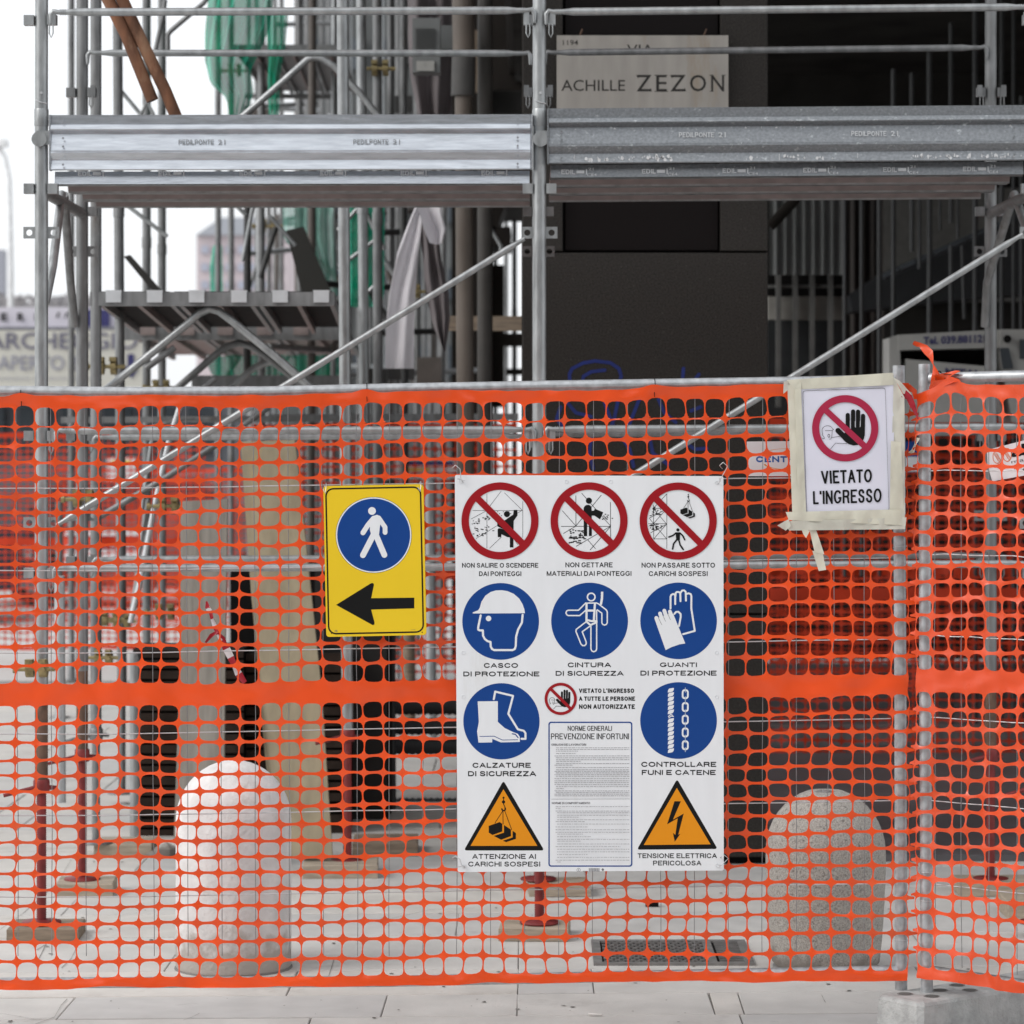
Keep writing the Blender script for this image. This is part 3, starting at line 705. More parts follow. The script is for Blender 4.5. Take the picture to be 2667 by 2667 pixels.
pads = [
 (108, 2412, 186, 33, .22, 'pale timber pad under the leftmost red jack in front', wood_d, .03, 10.50),
 (214, 2288, 150, 33, .22, 'timber pad under the second red jack from the left, behind the front left one', wood, .06, 11.53),
 (1393, 2400, 182, 34, .22, 'timber pad under the red jack below the big white sign, in front', wood, -.05, 10.50),
 (1455, 2276, 160, 30, .22, 'timber pad just behind the one below the big white sign', wood, .05, 11.53),
 (2600, 2272, 200, 36, .22, 'timber pad under the red jack seen behind the right hand netting', wood, .02, 11.53),
 (318, 2200, 150, 30, .25, 'timber pad beside the broken stone, left of the white bollard', wood, .02, None),
 (882, 2280, 195, 36, .3, 'timber pad under the red jack between the white bollard and the big white sign', wood, .04, 12.0),
 (1000, 2196, 170, 34, .3, 'brown timber pad lying behind the lone red jack near the dark cabinet', wood_d, .03, None),
 (2668, 2352, 80, 46, .25, 'timber pad at the right edge of the photo behind the netting', wood, 0, None)]
for p in pads: pad(p[0], p[1], p[2], p[3], p[4], p[5], p[6], p[7], p[8])

# ------------------------------------------------------------------ fence panel on the left and its netting
DN = 8.84
wire_d = mat('dull_wire', (.30,.31,.32), .45, .6, .1, 40)
fp = thing('site_fence_panel', 'wide wire mesh fence panel of grey tube behind the large orange netting', 'fence panel', (W(2340,0,DN).x, DN, .14))
topy = [(-420,1021),(0,1019),(350,1022),(700,1020),(1000,1013),(1500,1004),(2000,996),(2330,990)]
MB().tube([W(x, y, DN) for x, y in topy], .0165, fence_m, 16).build('top_tube', fp)
MB().tube([W(2341, 952, DN), W(2345, 1800, DN), W(2347, 2577, DN)], .0188, fence_m, 18).build('post', fp)
MB().tube([W(-420, 1015, DN), W(-415, 2600, DN)], .0188, fence_m, 18).build('post', fp)
MB().tube([W(-420, 2562, DN), W(1000, 2556, DN), W(2340, 2528, DN)], .0165, fence_m, 14).build('bottom_tube', fp)
for y0, y1 in ((1272,1240),(1486,1452),(1701,1664),(1912,1871),(2124,2085),(2336,2300)):
    pts = [W(x, y0+(y1-y0)*max(0,(x-300))/2040 + 1.5*noise.noise(Vector((x*.006, y0, 0))), DN) for x in range(-400, 2341, 68)]
    MB().tube(pts, .0019, wire_m, 6).build('horizontal_wire', fp)
x = -400
i = 0
while x < 2325:
    bend = 14 if 2130 < x < 2230 else 2.5
    pts = [W(x + 6*(y-1000)/1560*(-1 if x < 1000 else .3)*-1 + bend*noise.noise(Vector((y*.004, x*.37, 0))), y, DN-.003) for y in range(1020, 2560, 70)]
    MB().tube(pts, .0012, wire_d, 5).build('vertical_wire', fp); x += 88.4; i += 1

RT = [1085,1137,1186,1231,1272,1313,1356,1400,1444,1488,1530,1574,1617,1661,1709,1761]
RB = [1859,1910,1957,2000,2044,2085,2129,2172,2214,2257,2298,2343,2386,2431,2479,2529]
def bounds(rows, a, b): return [a] + [(p+q)/2 for p, q in zip(rows[:-1], rows[1:])] + [b]
BT, BB = bounds(RT, 1060, 1787), bounds(RB, 1834, 2555)
def netting(mb, cols, bt, bb, top, bot, fn, m, seg=16, gx=1.6, gy=3.3, ragged=None, ex=3.3):
    """orange barrier mesh: rows of rounded holes between bands; fn maps sheet coordinates to the place"""
    idx = {}
    def V(u, v):
        k = (round(u, 2), round(v, 2))
        if k not in idx: idx[k] = len(mb.v); mb.v.append(tuple(fn(u, v)))
        return idx[k]
    mi = mb.mi(m)
    def face(f): mb.f.append(f); mb.m.append(mi); mb.sm.append(True)
    q = seg//4
    def loop(x0, x1, y0, y1):
        o = []
        for s in range(q): o.append((x0+(x1-x0)*s/q, y0))
        for s in range(q): o.append((x1, y0+(y1-y0)*s/q))
        for s in range(q): o.append((x1-(x1-x0)*s/q, y1))
        for s in range(q): o.append((x0, y1-(y1-y0)*s/q))
        return o
    for bl in (bt, bb):
        for j in range(len(bl)-1):
            y0, y1 = bl[j], bl[j+1]
            for i in range(len(cols)-1):
                x0, x1 = cols[i], cols[i+1]; o = loop(x0, x1, y0, y1)
                cx, cy = (x0+x1)/2, (y0+y1)/2; hw, hh = (x1-x0)/2-gx, (y1-y0)/2-gy
                if bl is bt and j == 0: cy += 2; hh += 3
                inn = []
                for (x, y) in o:
                    dx, dy = (x-cx)/((x1-x0)/2), (y-cy)/((y1-y0)/2)
                    r = (abs(dx)**ex + abs(dy)**ex)**(-1/ex)
                    inn.append((cx+dx*r*hw, cy+dy*r*hh))
                n = len(o)
                for k in range(n):
                    k2 = (k+1) % n
                    face((V(*o[k]), V(*o[k2]), V(*inn[k2]), V(*inn[k])))
    def band(v0, v1, nn):
        for j in range(nn):
            a, b = v0+(v1-v0)*j/nn, v0+(v1-v0)*(j+1)/nn
            for i in range(len(cols)-1):
                for s in range(q):
                    xa, xb = cols[i]+(cols[i+1]-cols[i])*s/q, cols[i]+(cols[i+1]-cols[i])*(s+1)/q
                    face((V(xa, a), V(xb, a), V(xb, b), V(xa, b)))
    band(top, bt[0], 3); band(bt[-1], bb[0], 4); band(bb[-1], bot, 3)
    if ragged:
        for bl in (bt, bb):
            for yb in bl[1:-1]:
                L = ragged*random.uniform(.5, 1); h = 4.2; x = cols[-1] if ragged > 0 else cols[0]
                face((V(x, yb-h-3), V(x+L*.4, yb-h), V(x+L*.4, yb+h), V(x, yb+h+3)))
                face((V(x+L*.4, yb-h), V(x+L, yb-h+2), V(x+L, yb+h-1), V(x+L*.4, yb+h)))
def lerp_table(tb, x):
    for (a, b), (c, d) in zip(tb[:-1], tb[1:]):
        if x <= c: return b + (d-b)*(x-a)/(c-a) if x > a else b
    return tb[-1][1]
TS = [(0,0),(700,-3),(1000,-10),(1500,-17),(2000,-27),(2400,-31)]
BS = [(0,0),(900,-8),(1500,-17),(2000,-22),(2400,-25)]
def net1(u, v):
    t = (v-1060)/1500
    x = u + 8*noise.noise(Vector((u*.004+3, v*.011, 1.3))) + 4*noise.noise(Vector((u*.022, v*.026, 7)))
    y = v + lerp_table(TS, u)*(1-t) + lerp_table(BS, u)*t + 6*noise.noise(Vector((u*.005, v*.012, 4.4))) + 3*noise.noise(Vector((u*.022, v*.02, 9)))
    # small tents where the cable ties pull at the top band
    for cx in (55, 955, 1704):
        q = math.exp(-((u-cx)/26)**2) * max(0, 1-(v-1030)/70)
        y -= 9*q
    for cx, a in ((280, 5), (1265, 7)):
        q = math.exp(-((u-cx)/60)**2) * max(0, 1-(2575-v)/60); y -= a*q
    z = .006*noise.noise(Vector((u*.004, v*.006, 2))) + .0075*noise.noise(Vector((u*.014, v*.022, 5))) + .0036*noise.noise(Vector((u*.05, v*.09, 8)))
    if v > 2500: z -= (v-2500)*.00012
    return W(x, y, DN - .030 + z)
mb = MB(); c0 = -380
cols = []; x = -380.0
while x < 2372: cols.append(x); x += 53.0 + 1.5*math.sin(x*.01)
cols.append(2366.0) if cols[-1] < 2340 else None
netting(mb, cols, BT, BB, 1031, 2577, net1, plast, ragged=34)
tag(mb.build('safety_netting'), 'bright orange plastic safety netting stretched over the wide fence panel carrying the signs', 'netting')

# cable ties of the netting
for x, y in ((55, 1024), (955, 1012), (1704, 1000)):
    mb = MB(); mb.ring(W(x, y+4, DN), .021, .0012, (1,.1,0), blackm, 14, 5); mb.tube([W(x, y+14, DN-.024), W(x+1, y+34, DN-.034)], .0011, blackm, 5)
    tag(mb.build('cable_tie'), {55:'thin dark tie on the top tube at the far left of the netting', 955:'thin dark tie on the top tube above the yellow sign', 1704:'thin dark tie on the top tube above the right part of the big white sign'}[x], 'cable tie', 'ties holding the netting to the top tube')

# ------------------------------------------------------------------ second fence panel turned towards the street, with its own netting
K2 = .75; D2 = 8.80; X2 = W(2410, 0, D2).x
def W2(px, py, d=0):
    dd = (D2 + K2*X2) / (1 + K2*(px-CX)/F)
    p = W(px, py, dd); return p + Vector((-.6, -.8, 0))*(-d)
f2 = thing('site_fence_panel', 'second fence panel turned towards the street at the right edge of the photo', 'fence panel', (X2, D2, .14))
MB().tube([W2(2408, 948), W2(2410, 1800), W2(2414, 2588)], .0186, fence_m, 18).build('post', f2)
MB().tube([W2(2424, 985), W2(3560, 955)], .0165, fence_m, 16).build('top_tube', f2)
MB().tube([W2(2424, 2526), W2(2667, 2562), W2(3560, 2700)], .0135, galv_d, 12).build('bottom_tube', f2)
for y0 in (1225, 1443, 1655, 1868, 2085, 2302):
    pts = [W2(x, y0 + (x-2424)*(y0-1150)/1400*.13 + 4*noise.noise(Vector((x*.02, y0, 3))), 0) for x in range(2424, 3560, 36)]
    MB().tube(pts, .0018, wire_m, 6).build('horizontal_wire', f2)
for x in (2436, 2505, 2577, 2650, 2724, 2798, 2874, 2952, 3032, 3114, 3198, 3284, 3372, 3462):
    pts = [W2(x + 4*noise.noise(Vector((y*.005, x*.3, 0))), y + (x-2424)*(y-1150)/1400*.13, -.003) for y in range(990, 2560, 80)]
    MB().tube(pts, .0012, wire_d, 5).build('vertical_wire', f2)
def net2(u, v):
    t = (v-1060)/1500; k = .0 + .02*t + .12*max(0, t-.72)/.28
    x = 2394 + (u-2394) + 8*noise.noise(Vector((u*.01+9, v*.010, 1.3))) + 3*noise.noise(Vector((u*.03, v*.03, 17)))
    y = v - 38 + (u-2394)*k*1.0 + 5.5*noise.noise(Vector((u*.012, v*.012, 14))) + 3.4*noise.noise(Vector((u*.028, v*.025, 19)))
    if v < 1180:   # torn upper corner: the band climbs to the knot and falls to the left
        w = 1-(v-1020)/160; w = max(0, min(1, w))
        y += w*(42*max(0, (2490-u)/95) if u < 2490 else 14*(1-math.exp(-(u-2490)/25)))
        y -= w*12*math.exp(-((u-2490)/28)**2)
    if t > .75 and u > 2440: x += (t-.75)*60*math.sin((u-2440)*.02)
    z = .010*noise.noise(Vector((u*.012, v*.008, 22))) + .007*noise.noise(Vector((u*.03, v*.03, 25))) + .003*noise.noise(Vector((u*.07, v*.09, 28)))
    return W2(x, y, -.030 + z)
mb = MB(); cols2 = [2398 + 44.5*i for i in range(27)]
netting(mb, cols2, BT, BB, 1028, 2579, net2, plast2, ragged=-16, gx=2.0, gy=3.9)
tag(mb.build('safety_netting'), 'crumpled orange netting with a torn upper corner on the fence panel at the right edge', 'netting')
# torn strip of netting knotted round the tube
def ribbon(mb, path, widths, m, toW, twist=0, d=0):
    n = len(path); vs = []
    for i, (x, y) in enumerate(path):
        a = path[max(0, i-1)]; b = path[min(n-1, i+1)]; dx, dy = b[0]-a[0], b[1]-a[1]; l = math.hypot(dx, dy)
        nx, ny = -dy/l*widths[i]/2, dx/l*widths[i]/2; o = .010*math.sin(i*1.3+twist)
        vs += [toW(x+nx, y+ny, d+o), toW(x, y, d+.003), toW(x-nx, y-ny, d-o)]
    mb.add(vs, [f for i in range(n-1) for f in ((3*i, 3*i+1, 3*i+4, 3*i+3), (3*i+1, 3*i+2, 3*i+5, 3*i+4))], m, True)
tn = thing('torn_netting_strip', 'torn orange strip sticking up from the tube end of the right fence panel', 'netting scrap', W2(2440, 985, -.02))
mb = MB()
ribbon(mb, [(2386,897),(2394,896),(2404,898),(2416,905),(2428,918),(2435,932),(2440,950),(2445,968),(2448,985),(2444,1003),(2430,1015)], [2,15,12,15,17,14,10,17,20,18,10], plast2, W2, d=-.022)
ribbon(mb, [(2448,985),(2465,982),(2482,976),(2498,970),(2510,967)], [12,16,14,11,3], plast2, W2, 1, -.026)
ribbon(mb, [(2440,1000),(2470,998),(2500,990),(2512,993)], [14,18,12,4], plast2, W2, 2, -.03)
mb.build('strip', tn)
for x in (2446, 2470):
    MB().ring(W2(x, 984), .0205, .0013, (.8,-.6,0), blackm, 16, 5).build('wire_tie', tn)
MB().tube([W2(2452,968,-.02), W2(2475,976,-.03), W2(2500,975,-.02), W2(2512,980,0)], .0011, blackm, 5).build('wire_end', tn)
# thin wire windings round the two posts where the panels are tied
mb = MB(); mb.ring(W2(2413, 2272), .021, .001, (0,.1,1), wire_m, 14, 5); mb.ring(W2(2414, 2343), .021, .001, (0,-.1,1), wire_m, 14, 5); mb.build('tie_wire', f2)
mb = MB(); mb.ring(W(2347, 2448, DN), .021, .001, (.05,.1,1), wire_m, 14, 5); mb.ring(W(2345, 1424, DN), .021, .001, (-.1,.1,1), wire_m, 14, 5); mb.build('tie_wire', fp)

# concrete foot under the two posts
fb = thing('concrete_fence_foot', 'grey concrete fence foot holding two tube posts at the lower right', 'fence foot', (1.2, 8.8, 0))
U = Vector((.78, .626, 0)).normalized(); Vv = Vector((.626, -.78, 0)).normalized(); A0 = Vector((1.013, 8.76, 0))
def FB(a, b, z): return A0 + U*a + Vv*b + Vector((0,0,z))
mb = MB(); H, Wd, Ln, c = .14, .195, .72, .012
levels = [(0, .008), (.02, 0), (H-c, .004), (H-c*.3, .009), (H, .018)]
ring_ = []
for z, q in levels:
    n = []
    for (a, b, sa, sb) in ((0,0,1,1),(0,Wd,1,-1),(Ln,Wd,-1,-1),(Ln,0,-1,1)):
        k = .016
        pa = [(a+sa*q, b+sb*(q+k)), (a+sa*(q+k), b+sb*q)]
        if sa*sb > 0: pa = pa[::-1]
        n += pa
    ring_.append([FB(a, b, z) for a, b in n])
vs = [p for r in ring_ for p in r]; fs = []
for j in range(len(levels)-1):
    for k in range(8): k2 = (k+1) % 8; fs.append((j*8+k, j*8+k2, (j+1)*8+k2, (j+1)*8+k))
fs.append(tuple(range(32, 40)))
mb.add(vs, fs, concrete)
mb.build('block', fb)
mb = MB()                            # flat black patch paints the shade of the hand hold
pts = [FB(-.0005, .055, .0), FB(-.0005, .145, .0), FB(-.0005, .15, .045), FB(-.0005, .05, .045)]
mb.prism(pts, U*.0008, blackm); mb.build('hand_hold_shade', fb)
for a, b in ((.075,.06),(.11,.135),(.20,.085),(.27,.14),(.30,.06),(.40,.10),(.47,.14),(.50,.06)):
    mb = MB(); p = FB(a, b, H+.0008); mb.tube([p, p+Vector((0,0,.0006))], .024, iron, 18)
    mb.tube([p+Vector((0,0,.0008)), p+Vector((0,0,.0014))], .019, mat('hole_shade', (.10,.10,.095), .95), 18); mb.build('post_hole', fb)  # flat dark discs paint the shade inside the post holes

# ------------------------------------------------------------------ bollards
bw = thing('bollard', 'round topped white painted stone bollard behind the netting on the left', 'bollard', (-1.022, 9.99, 0))
r = .196; prof = [(r*.97, 0), (r, .01), (r, .50)] + [(r*math.cos(t), .50+.205*math.sin(t)) for t in [R(a) for a in range(8, 88, 8)]] + [(.01, .707)]
mb = MB(); mb.lathe((-1.022, 9.99, 0), prof, whitec, 48); mb.build('stone_body', bw)
mb = MB(); mb.lathe((-1.022, 9.99, 0), [(.201,0),(.200,.0035),(.19,.004)], mat('grime', (.20,.19,.18), .95), 40); mb.build('dirt_ring', bw)
bg = thing('bollard', 'speckled grey granite bollard with a domed top behind the netting on the right', 'bollard', (.990, 9.95, 0))
prof = [(.165,.012),(.182,.03),(.190,.10),(.198,.22),(.203,.33),(.203,.40)] + [(.203*math.cos(t), .40+.215*math.sin(t)) for t in [R(a) for a in range(10, 80, 9)]] + [(.05,.604),(.01,.605)]
mb = MB(); mb.lathe((.990, 9.95, 0), prof, terrazzo, 48); mb.build('stone_body', bg)
mb = MB(); mb.lathe((.990, 9.95, 0), [(.180,0),(.180,.012),(.16,.014)], iron, 40); mb.build('base_ring', bg)
mb = MB(); mb.lathe((.985, 9.93, .598), [(.036,0),(.034,.006),(.022,.011)], iron, 20); mb.box((.985,9.91,.61),(.02,.012,.004),wire_m); mb.build('top_cap', bg)
cg = MB(); p = Vector((W(1549,0,1).x*9.15, 9.16, 0)); cg.tube([(.17, 9.14, .006), (.213, 9.13, .006)], .004, mat('cigarette_paper', (.75,.73,.70), .7), 8)
tag(cg.build('cigarette_end'), 'white cigarette end lying on the paving in front of the netting', 'cigarette end')

# ------------------------------------------------------------------ yellow pedestrian detour sign
DS = 8.775
ys = thing('yellow_pedestrian_sign', 'yellow sign with a white walking figure on blue and a black arrow', 'sign', W(973, 1460, DS))
a_ = R(1.15)
def yl(u, v): return (842 + u*math.cos(a_) + v*math.sin(a_), 1266 - u*math.sin(a_) + v*math.cos(a_))
mb = MB(); mb.prism([W(*yl(*p), DS+.0016) for p in rrect(0, 0, 261, 393, 8)], (0, -.0014, 0), yel_p); mb.build('plate', ys)
P = Print(DS); P.xf = yl
frame_ring(P, rrect(4.5, 5.5, 255, 387, 21), rrect(8.5, 9.5, 251, 383, 17), blk_p)
P.build('border_line', ys)
P = Print(DS); P.crop(2.76, 600, 1000)
P.circle(1030, 1086, 273.5, blk_p, 1, 72); P.circle(1030, 1086, 271, white_p, 2, 72); P.circle(1030, 1086, 262, blue_p, 3, 72)
P.build('blue_disc', ys)
P = Print(DS-.0012); P.crop(2.76, 600, 1000)
P.circle(1018, 913, 28, white_p, 1, 28)
P.poly([(1010,968),(1028,948),(1055,940),(1075,952),(1085,975),(1075,1025),(1068,1085),(1040,1097),(1013,1088),(1003,1050),(1003,1030),(995,1000)], white_p)
P.stroke([(1030,965),(990,1012),(953,1070)], 36, white_p); P.stroke([(1066,962),(1112,1030),(1112,1068)], 34, white_p)
P.stroke([(1032,1078),(953,1231)], 42, white_p); P.stroke([(1043,1078),(1107,1229)], 42, white_p)
P.build('walking_figure', ys)
P = Print(DS); P.crop(2.76, 600, 1000)
P.poly([(760,1588),(1008,1434),(1018,1430),(1028,1433),(1032,1444),(1012,1540),(1322,1536),(1322,1613),(1012,1622),(1037,1716),(1034,1730),(1022,1733)], blk_p)
P.build('arrow', ys)
P = Print(DS); P.text('IB', 872, 1641, 879, 1646, gry_p); P.text('art 362', 1070, 1639, 1082, 1641, gry_p)
for u, v in ((14,384),(250,386)): P.circle(*yl(u, v), 1.6, blk_p, 1, 10)
P.build('small_print', ys)
for u in (5, 252):
    p = W(*yl(u, 4), DS); mb = MB(); mb.tube([p+Vector((0,.05,.012)), p+Vector((.003,-.003,.006)), p+Vector((.001,-.004,-.018)), p+Vector((-.006,-.003,-.006)), p+Vector((-.002,.05,.01))], .0011, wire_m, 5); mb.build('hanging_wire', ys)

# ------------------------------------------------------------------ large white safety sign
DW = 8.770
ws = thing('site_safety_sign', 'large white sign board with nine red, blue and yellow safety symbols', 'sign', W(1537, 2268, DW))
def cr(a, b, c, d, r=6, n=4):
    pts = []
    for (p, q, s) in ((a, d, b), (b, a, c), (c, b, d), (d, c, a)):
        pv, qv, sv = Vector(p), Vector(q), Vector(s)
        x = pv + (qv-pv).normalized()*r; y = pv + (sv-pv).normalized()*r
        for i in range(n+1):
            t = i/n; w = x.lerp(pv, t).lerp(pv.lerp(y, t), t); pts.append((w.x, w.y))
    return pts
mb = MB(); mb.prism([W(x, y, DW+.0022) for x, y in cr((1184.5,1237),(1884,1240),(1885,2267),(1192,2271))], (0, -.002, 0), white_p); mb.build('plate', ws)
def disc(cx, cy, Rr, m): 
    P = Print(DW); P.circle(cx, cy, Rr, m, 1, 72); return P
def prohib_ring(P, cx, cy, ro, ri, w, layer=6, m=red_p, slope=45):
    P.ring(cx, cy, ro, ri, m, layer, 84)
    c, s = math.cos(R(slope)), math.sin(R(slope)); q = ri*1.04
    P.stroke([(cx-c*q, cy-s*q), (cx+c*q, cy+s*q)], w, m, layer, caps=False)
# 1 no climbing
P = Print(DW); P.crop(3.5125, 1150, 1200)
for l in ([(415,307),(415,797)],[(545,279),(440,417)],[(575,293),(738,452)],[(743,374),(743,702)],[(285,455),(738,455)],[(270,533),(404,461)],[(738,453),(317,711)],[(440,800),(545,700)],[(655,705),(697,767)]):
    P.stroke(l, 3.4, blk_p)
P.circle(598, 488, 28, blk_p, 2, 24)
P.poly([(568,552),(600,530),(655,493),(661,450),(693,450),(695,500),(660,550),(657,793),(625,793),(625,702),(598,697),(548,672),(545,698),(515,698),(513,628),(522,618),(540,618),(575,632),(512,600),(508,575),(520,566)], blk_p, 2)
random.seed(11)
for k in range(52):
    u, v = random.random(), random.random(); x = 275 + u*190 + v*10; y = 545 + u*0 + v*140 - (u*60 if v < .3 else 0)
    w = random.choice((8, 12, 18)); P.poly([(x,y),(x+w,y),(x+w,y+7),(x,y+7)], blk_p)
for k in range(8):
    x, y = 510+k*17, 462+(k % 3)*18; P.poly([(x,y),(x+7,y),(x+7,y+7),(x,y+7)], blk_p)
P.crop(1, 0, 0); prohib_ring(P, 1302.2, 1356.7, 100.4, 81, 17.5); P.build('prohibition_symbol', ws)
# 2 no throwing
P = Print(DW); P.crop(9.2, 1430, 1250)
for l in ([(642,375),(645,1105)],[(785,322),(1475,1105)],[(1250,365),(640,1105)],[(320,740),(645,1105)],[(292,1112),(1475,1112)],[(345,1282),(640,1108)],[(1470,535),(1475,1395)],[(650,1590),(1465,1115)],[(925,1435),(1110,1645)],[(985,1675),(1470,1120)]):
    P.stroke(l, 13, blk_p)
P.circle(955, 497, 74, blk_p, 2, 24)
P.poly([(828,700),(835,655),(860,622),(900,598),(945,595),(985,612),(1015,645),(1022,740),(1075,735),(1100,690),(1298,776),(1220,945),(1090,855),(1022,855),(1025,1345),(955,1345),(955,1050),(912,1050),(912,1345),(833,1345)], blk_p, 2)
for k in range(46):
    x = 460 + random.random()*370; y = 1180 + random.random()*330; w = random.choice((26, 45, 70))
    if x+w > 850 and y < 1350: continue
    P.poly([(x,y),(x+w,y),(x+w,y+26),(x,y+26)], blk_p)
for x, y in ((1335,812),(1400,832),(1295,855),(1375,862),(1325,885),(1385,895),(1345,912),(1370,932),(1265,930),(1290,915),(1500,910)): P.poly([(x,y),(x+34,y),(x+34,y+20),(x,y+20)], blk_p)
P.crop(1, 0, 0); prohib_ring(P, 1534.2, 1356.5, 100.4, 81, 17.5); P.build('prohibition_symbol', ws)
# 3 no passing under loads
P = Print(DW); P.crop(9.2, 1660, 1250)
for l in ([(706,335),(706,1645)],[(706,335),(390,670)],[(385,600),(392,1410)],[(385,680),(600,680)],[(385,690),(695,1050)],[(640,760),(390,1040)],[(290,915),(640,730)],[(290,925),(385,1040)],[(260,1048),(706,1048)],[(275,1105),(385,1048)],[(320,1265),(700,1060)],[(390,1050),(700,1410)],[(400,1405),(700,1055)],[(392,1412),(706,1412)]):
    P.stroke(l, 11, blk_p)
for x0, y0, x1, y1, n in ((270,720,600,880,22),(280,1060,600,1230,26),(340,650,420,720,4)):
    for k in range(n):
        x = random.uniform(x0, x1-30); y = random.uniform(y0, y1-20) - (x-x0)*.15; w = random.choice((20,32,50)); P.poly([(x,y),(x+w,y),(x+w,y+20),(x,y+20)], blk_p)
def load(P, m, gap):
    P.circle(1221, 347, 14, m, 2, 12); P.circle(1221, 402, 22, m, 2, 14); P.stroke([(1221,347),(1221,430),(1237,462)], 12, m, 2)
    P.ring(1222, 492, 32, 12, m, 2, 20, -60, 200)
    P.stroke([(1210,520),(1110,675)], 9, m, 2); P.stroke([(1213,520),(1215,690)], 9, m, 2); P.stroke([(1238,520),(1325,760)], 9, m, 2)
    P.poly([(1030,712),(1172,662),(1204,685),(1204,785),(1078,830),(1030,800)], m, 3)
    P.poly([(1226,700),(1316,760),(1316,845),(1190,892),(1095,842),(1226,800)], m, 3)
    P.poly([(1338,775),(1380,805),(1380,880),(1255,922),(1210,905),(1338,862)], m, 3)
load(P, blk_p, white_p)
P.circle(971, 1196, 38, blk_p, 2, 20)
P.poly([(915,1255),(1025,1255),(1018,1440),(972,1450),(930,1430)], blk_p, 2)
P.stroke([(925,1270),(855,1330),(755,1368)], 36, blk_p, 2); P.stroke([(1018,1270),(1088,1335),(1135,1432)], 36, blk_p, 2)
P.stroke([(950,1425),(868,1530),(845,1655)], 38, blk_p, 2); P.stroke([(990,1425),(1025,1560),(1098,1665)], 38, blk_p, 2)
P.crop(1, 0, 0); prohib_ring(P, 1766.3, 1357, 100.4, 81, 17.5); P.build('prohibition_symbol', ws)
# 4 helmet
P = disc(1303.9, 1618.4, 99.9, blue_p); P.crop(3.5125, 1150, 1200)
P.poly([(284,1397),(286,1387),(335,1368),(350,1345),(365,1290),(400,1235),(450,1200),(495,1187),(550,1184),(605,1193),(660,1217),(710,1260),(740,1310),(758,1360),(763,1395)], white_p, 2)
P.stroke([(358,1415),(335,1525),(336,1545),(350,1552),(378,1552),(380,1600),(395,1630),(420,1650),(448,1658),(450,1700),(462,1722),(480,1732),(650,1732),(670,1722),(679,1695),(682,1610),(700,1545),(735,1480),(742,1410)], 19, white_p, 2)
P.circle(430, 1443, 25, white_p, 2, 24); P.build('mandatory_symbol', ws)
# 5 harness
P = disc(1535.6, 1617.5, 100, blue_p); P.crop(9.2, 1430, 1510)
P.ring(1010, 413, 108, 74, white_p, 2, 40)
P.stroke([(885,560),(1135,555),(1180,575),(1375,725),(1395,770),(1395,1030),(1370,1072),(1328,1085),(1285,1070),(1265,1030),(1265,800),(1155,720),(1140,740),(1140,1660),(1120,1705),(1072,1725),(1025,1705),(1003,1660),(1003,1095),(795,1245),(890,1490),(890,1540),(855,1578),(805,1578),(765,1540),(645,1240),(650,1190),(890,1005)], 31, white_p, 2)
P.stroke([(880,555),(705,730),(460,730),(420,750),(405,795),(425,838),(465,858),(735,858),(885,725)], 31, white_p, 2)
P.stroke([(898,560),(897,990)], 50, white_p, 2, False); P.stroke([(1100,560),(1072,1000)], 52, white_p, 2, False)
P.stroke([(900,738),(1080,738)], 50, white_p, 2, False); P.stroke([(900,960),(1020,992),(1140,990)], 46, white_p, 2); P.stroke([(895,1000),(990,1085),(1140,1020)], 46, white_p, 2)
P.stroke([(1240,600),(1268,450),(1272,285)], 55, white_p, 2, False); P.build('mandatory_symbol', ws)
# 6 gloves
P = disc(1767.4, 1617, 99.8, blue_p); P.crop(3.5135, 1550, 1200)
P.stroke([(690,1352),(690,1245),(697,1228),(712,1220),(728,1222),(733,1240),(733,1312)], 17, white_p, 2)
P.stroke([(735,1240),(737,1212),(747,1201),(763,1201),(779,1208),(781,1285)], 17, white_p, 2)
P.stroke([(781,1210),(795,1188),(815,1186),(829,1200),(831,1280)], 17, white_p, 2)
P.stroke([(833,1220),(855,1213),(875,1220),(881,1240),(880,1350),(912,1557),(805,1587)], 17, white_p, 2)
P.stroke([(725,1402),(740,1384),(762,1382),(782,1402),(783,1430),(768,1512)], 17, white_p, 2)
for l in ([(560,1438),(598,1540)],[(594,1398),(640,1530)],[(633,1372),(678,1510)],[(684,1380),(725,1500)]): P.stroke(l, 35, white_p, 3)
P.poly([(545,1450),(700,1390),(716,1405),(825,1672),(770,1681),(700,1705),(645,1733)], white_p, 3)
for l in ([(580,1440),(611,1502)],[(617,1410),(645,1470)],[(660,1392),(689,1454)]): P.stroke(l, 3, blk_p, 4)
P.build('mandatory_symbol', ws)
# 7 boots
P = disc(1306, 1878.6, 99.3, blue_p); P.crop(3.22, 1150, 1700)
P.poly([(303,408),(472,406),(472,580),(530,632),(600,665),(640,680),(656,705),(657,748),(497,752),(425,722),(425,752),(310,754),(298,660),(313,580)], white_p, 2)
P.stroke([(322,702),(440,700),(510,732),(638,730)], 6, blue_p, 3); P.stroke([(593,680),(618,684),(642,712)], 9, blue_p, 3)
P.stroke([(438,390),(450,326),(600,362),(560,512),(640,642),(690,655),(704,675),(704,722),(670,722)], 17, white_p, 2); P.build('mandatory_symbol', ws)
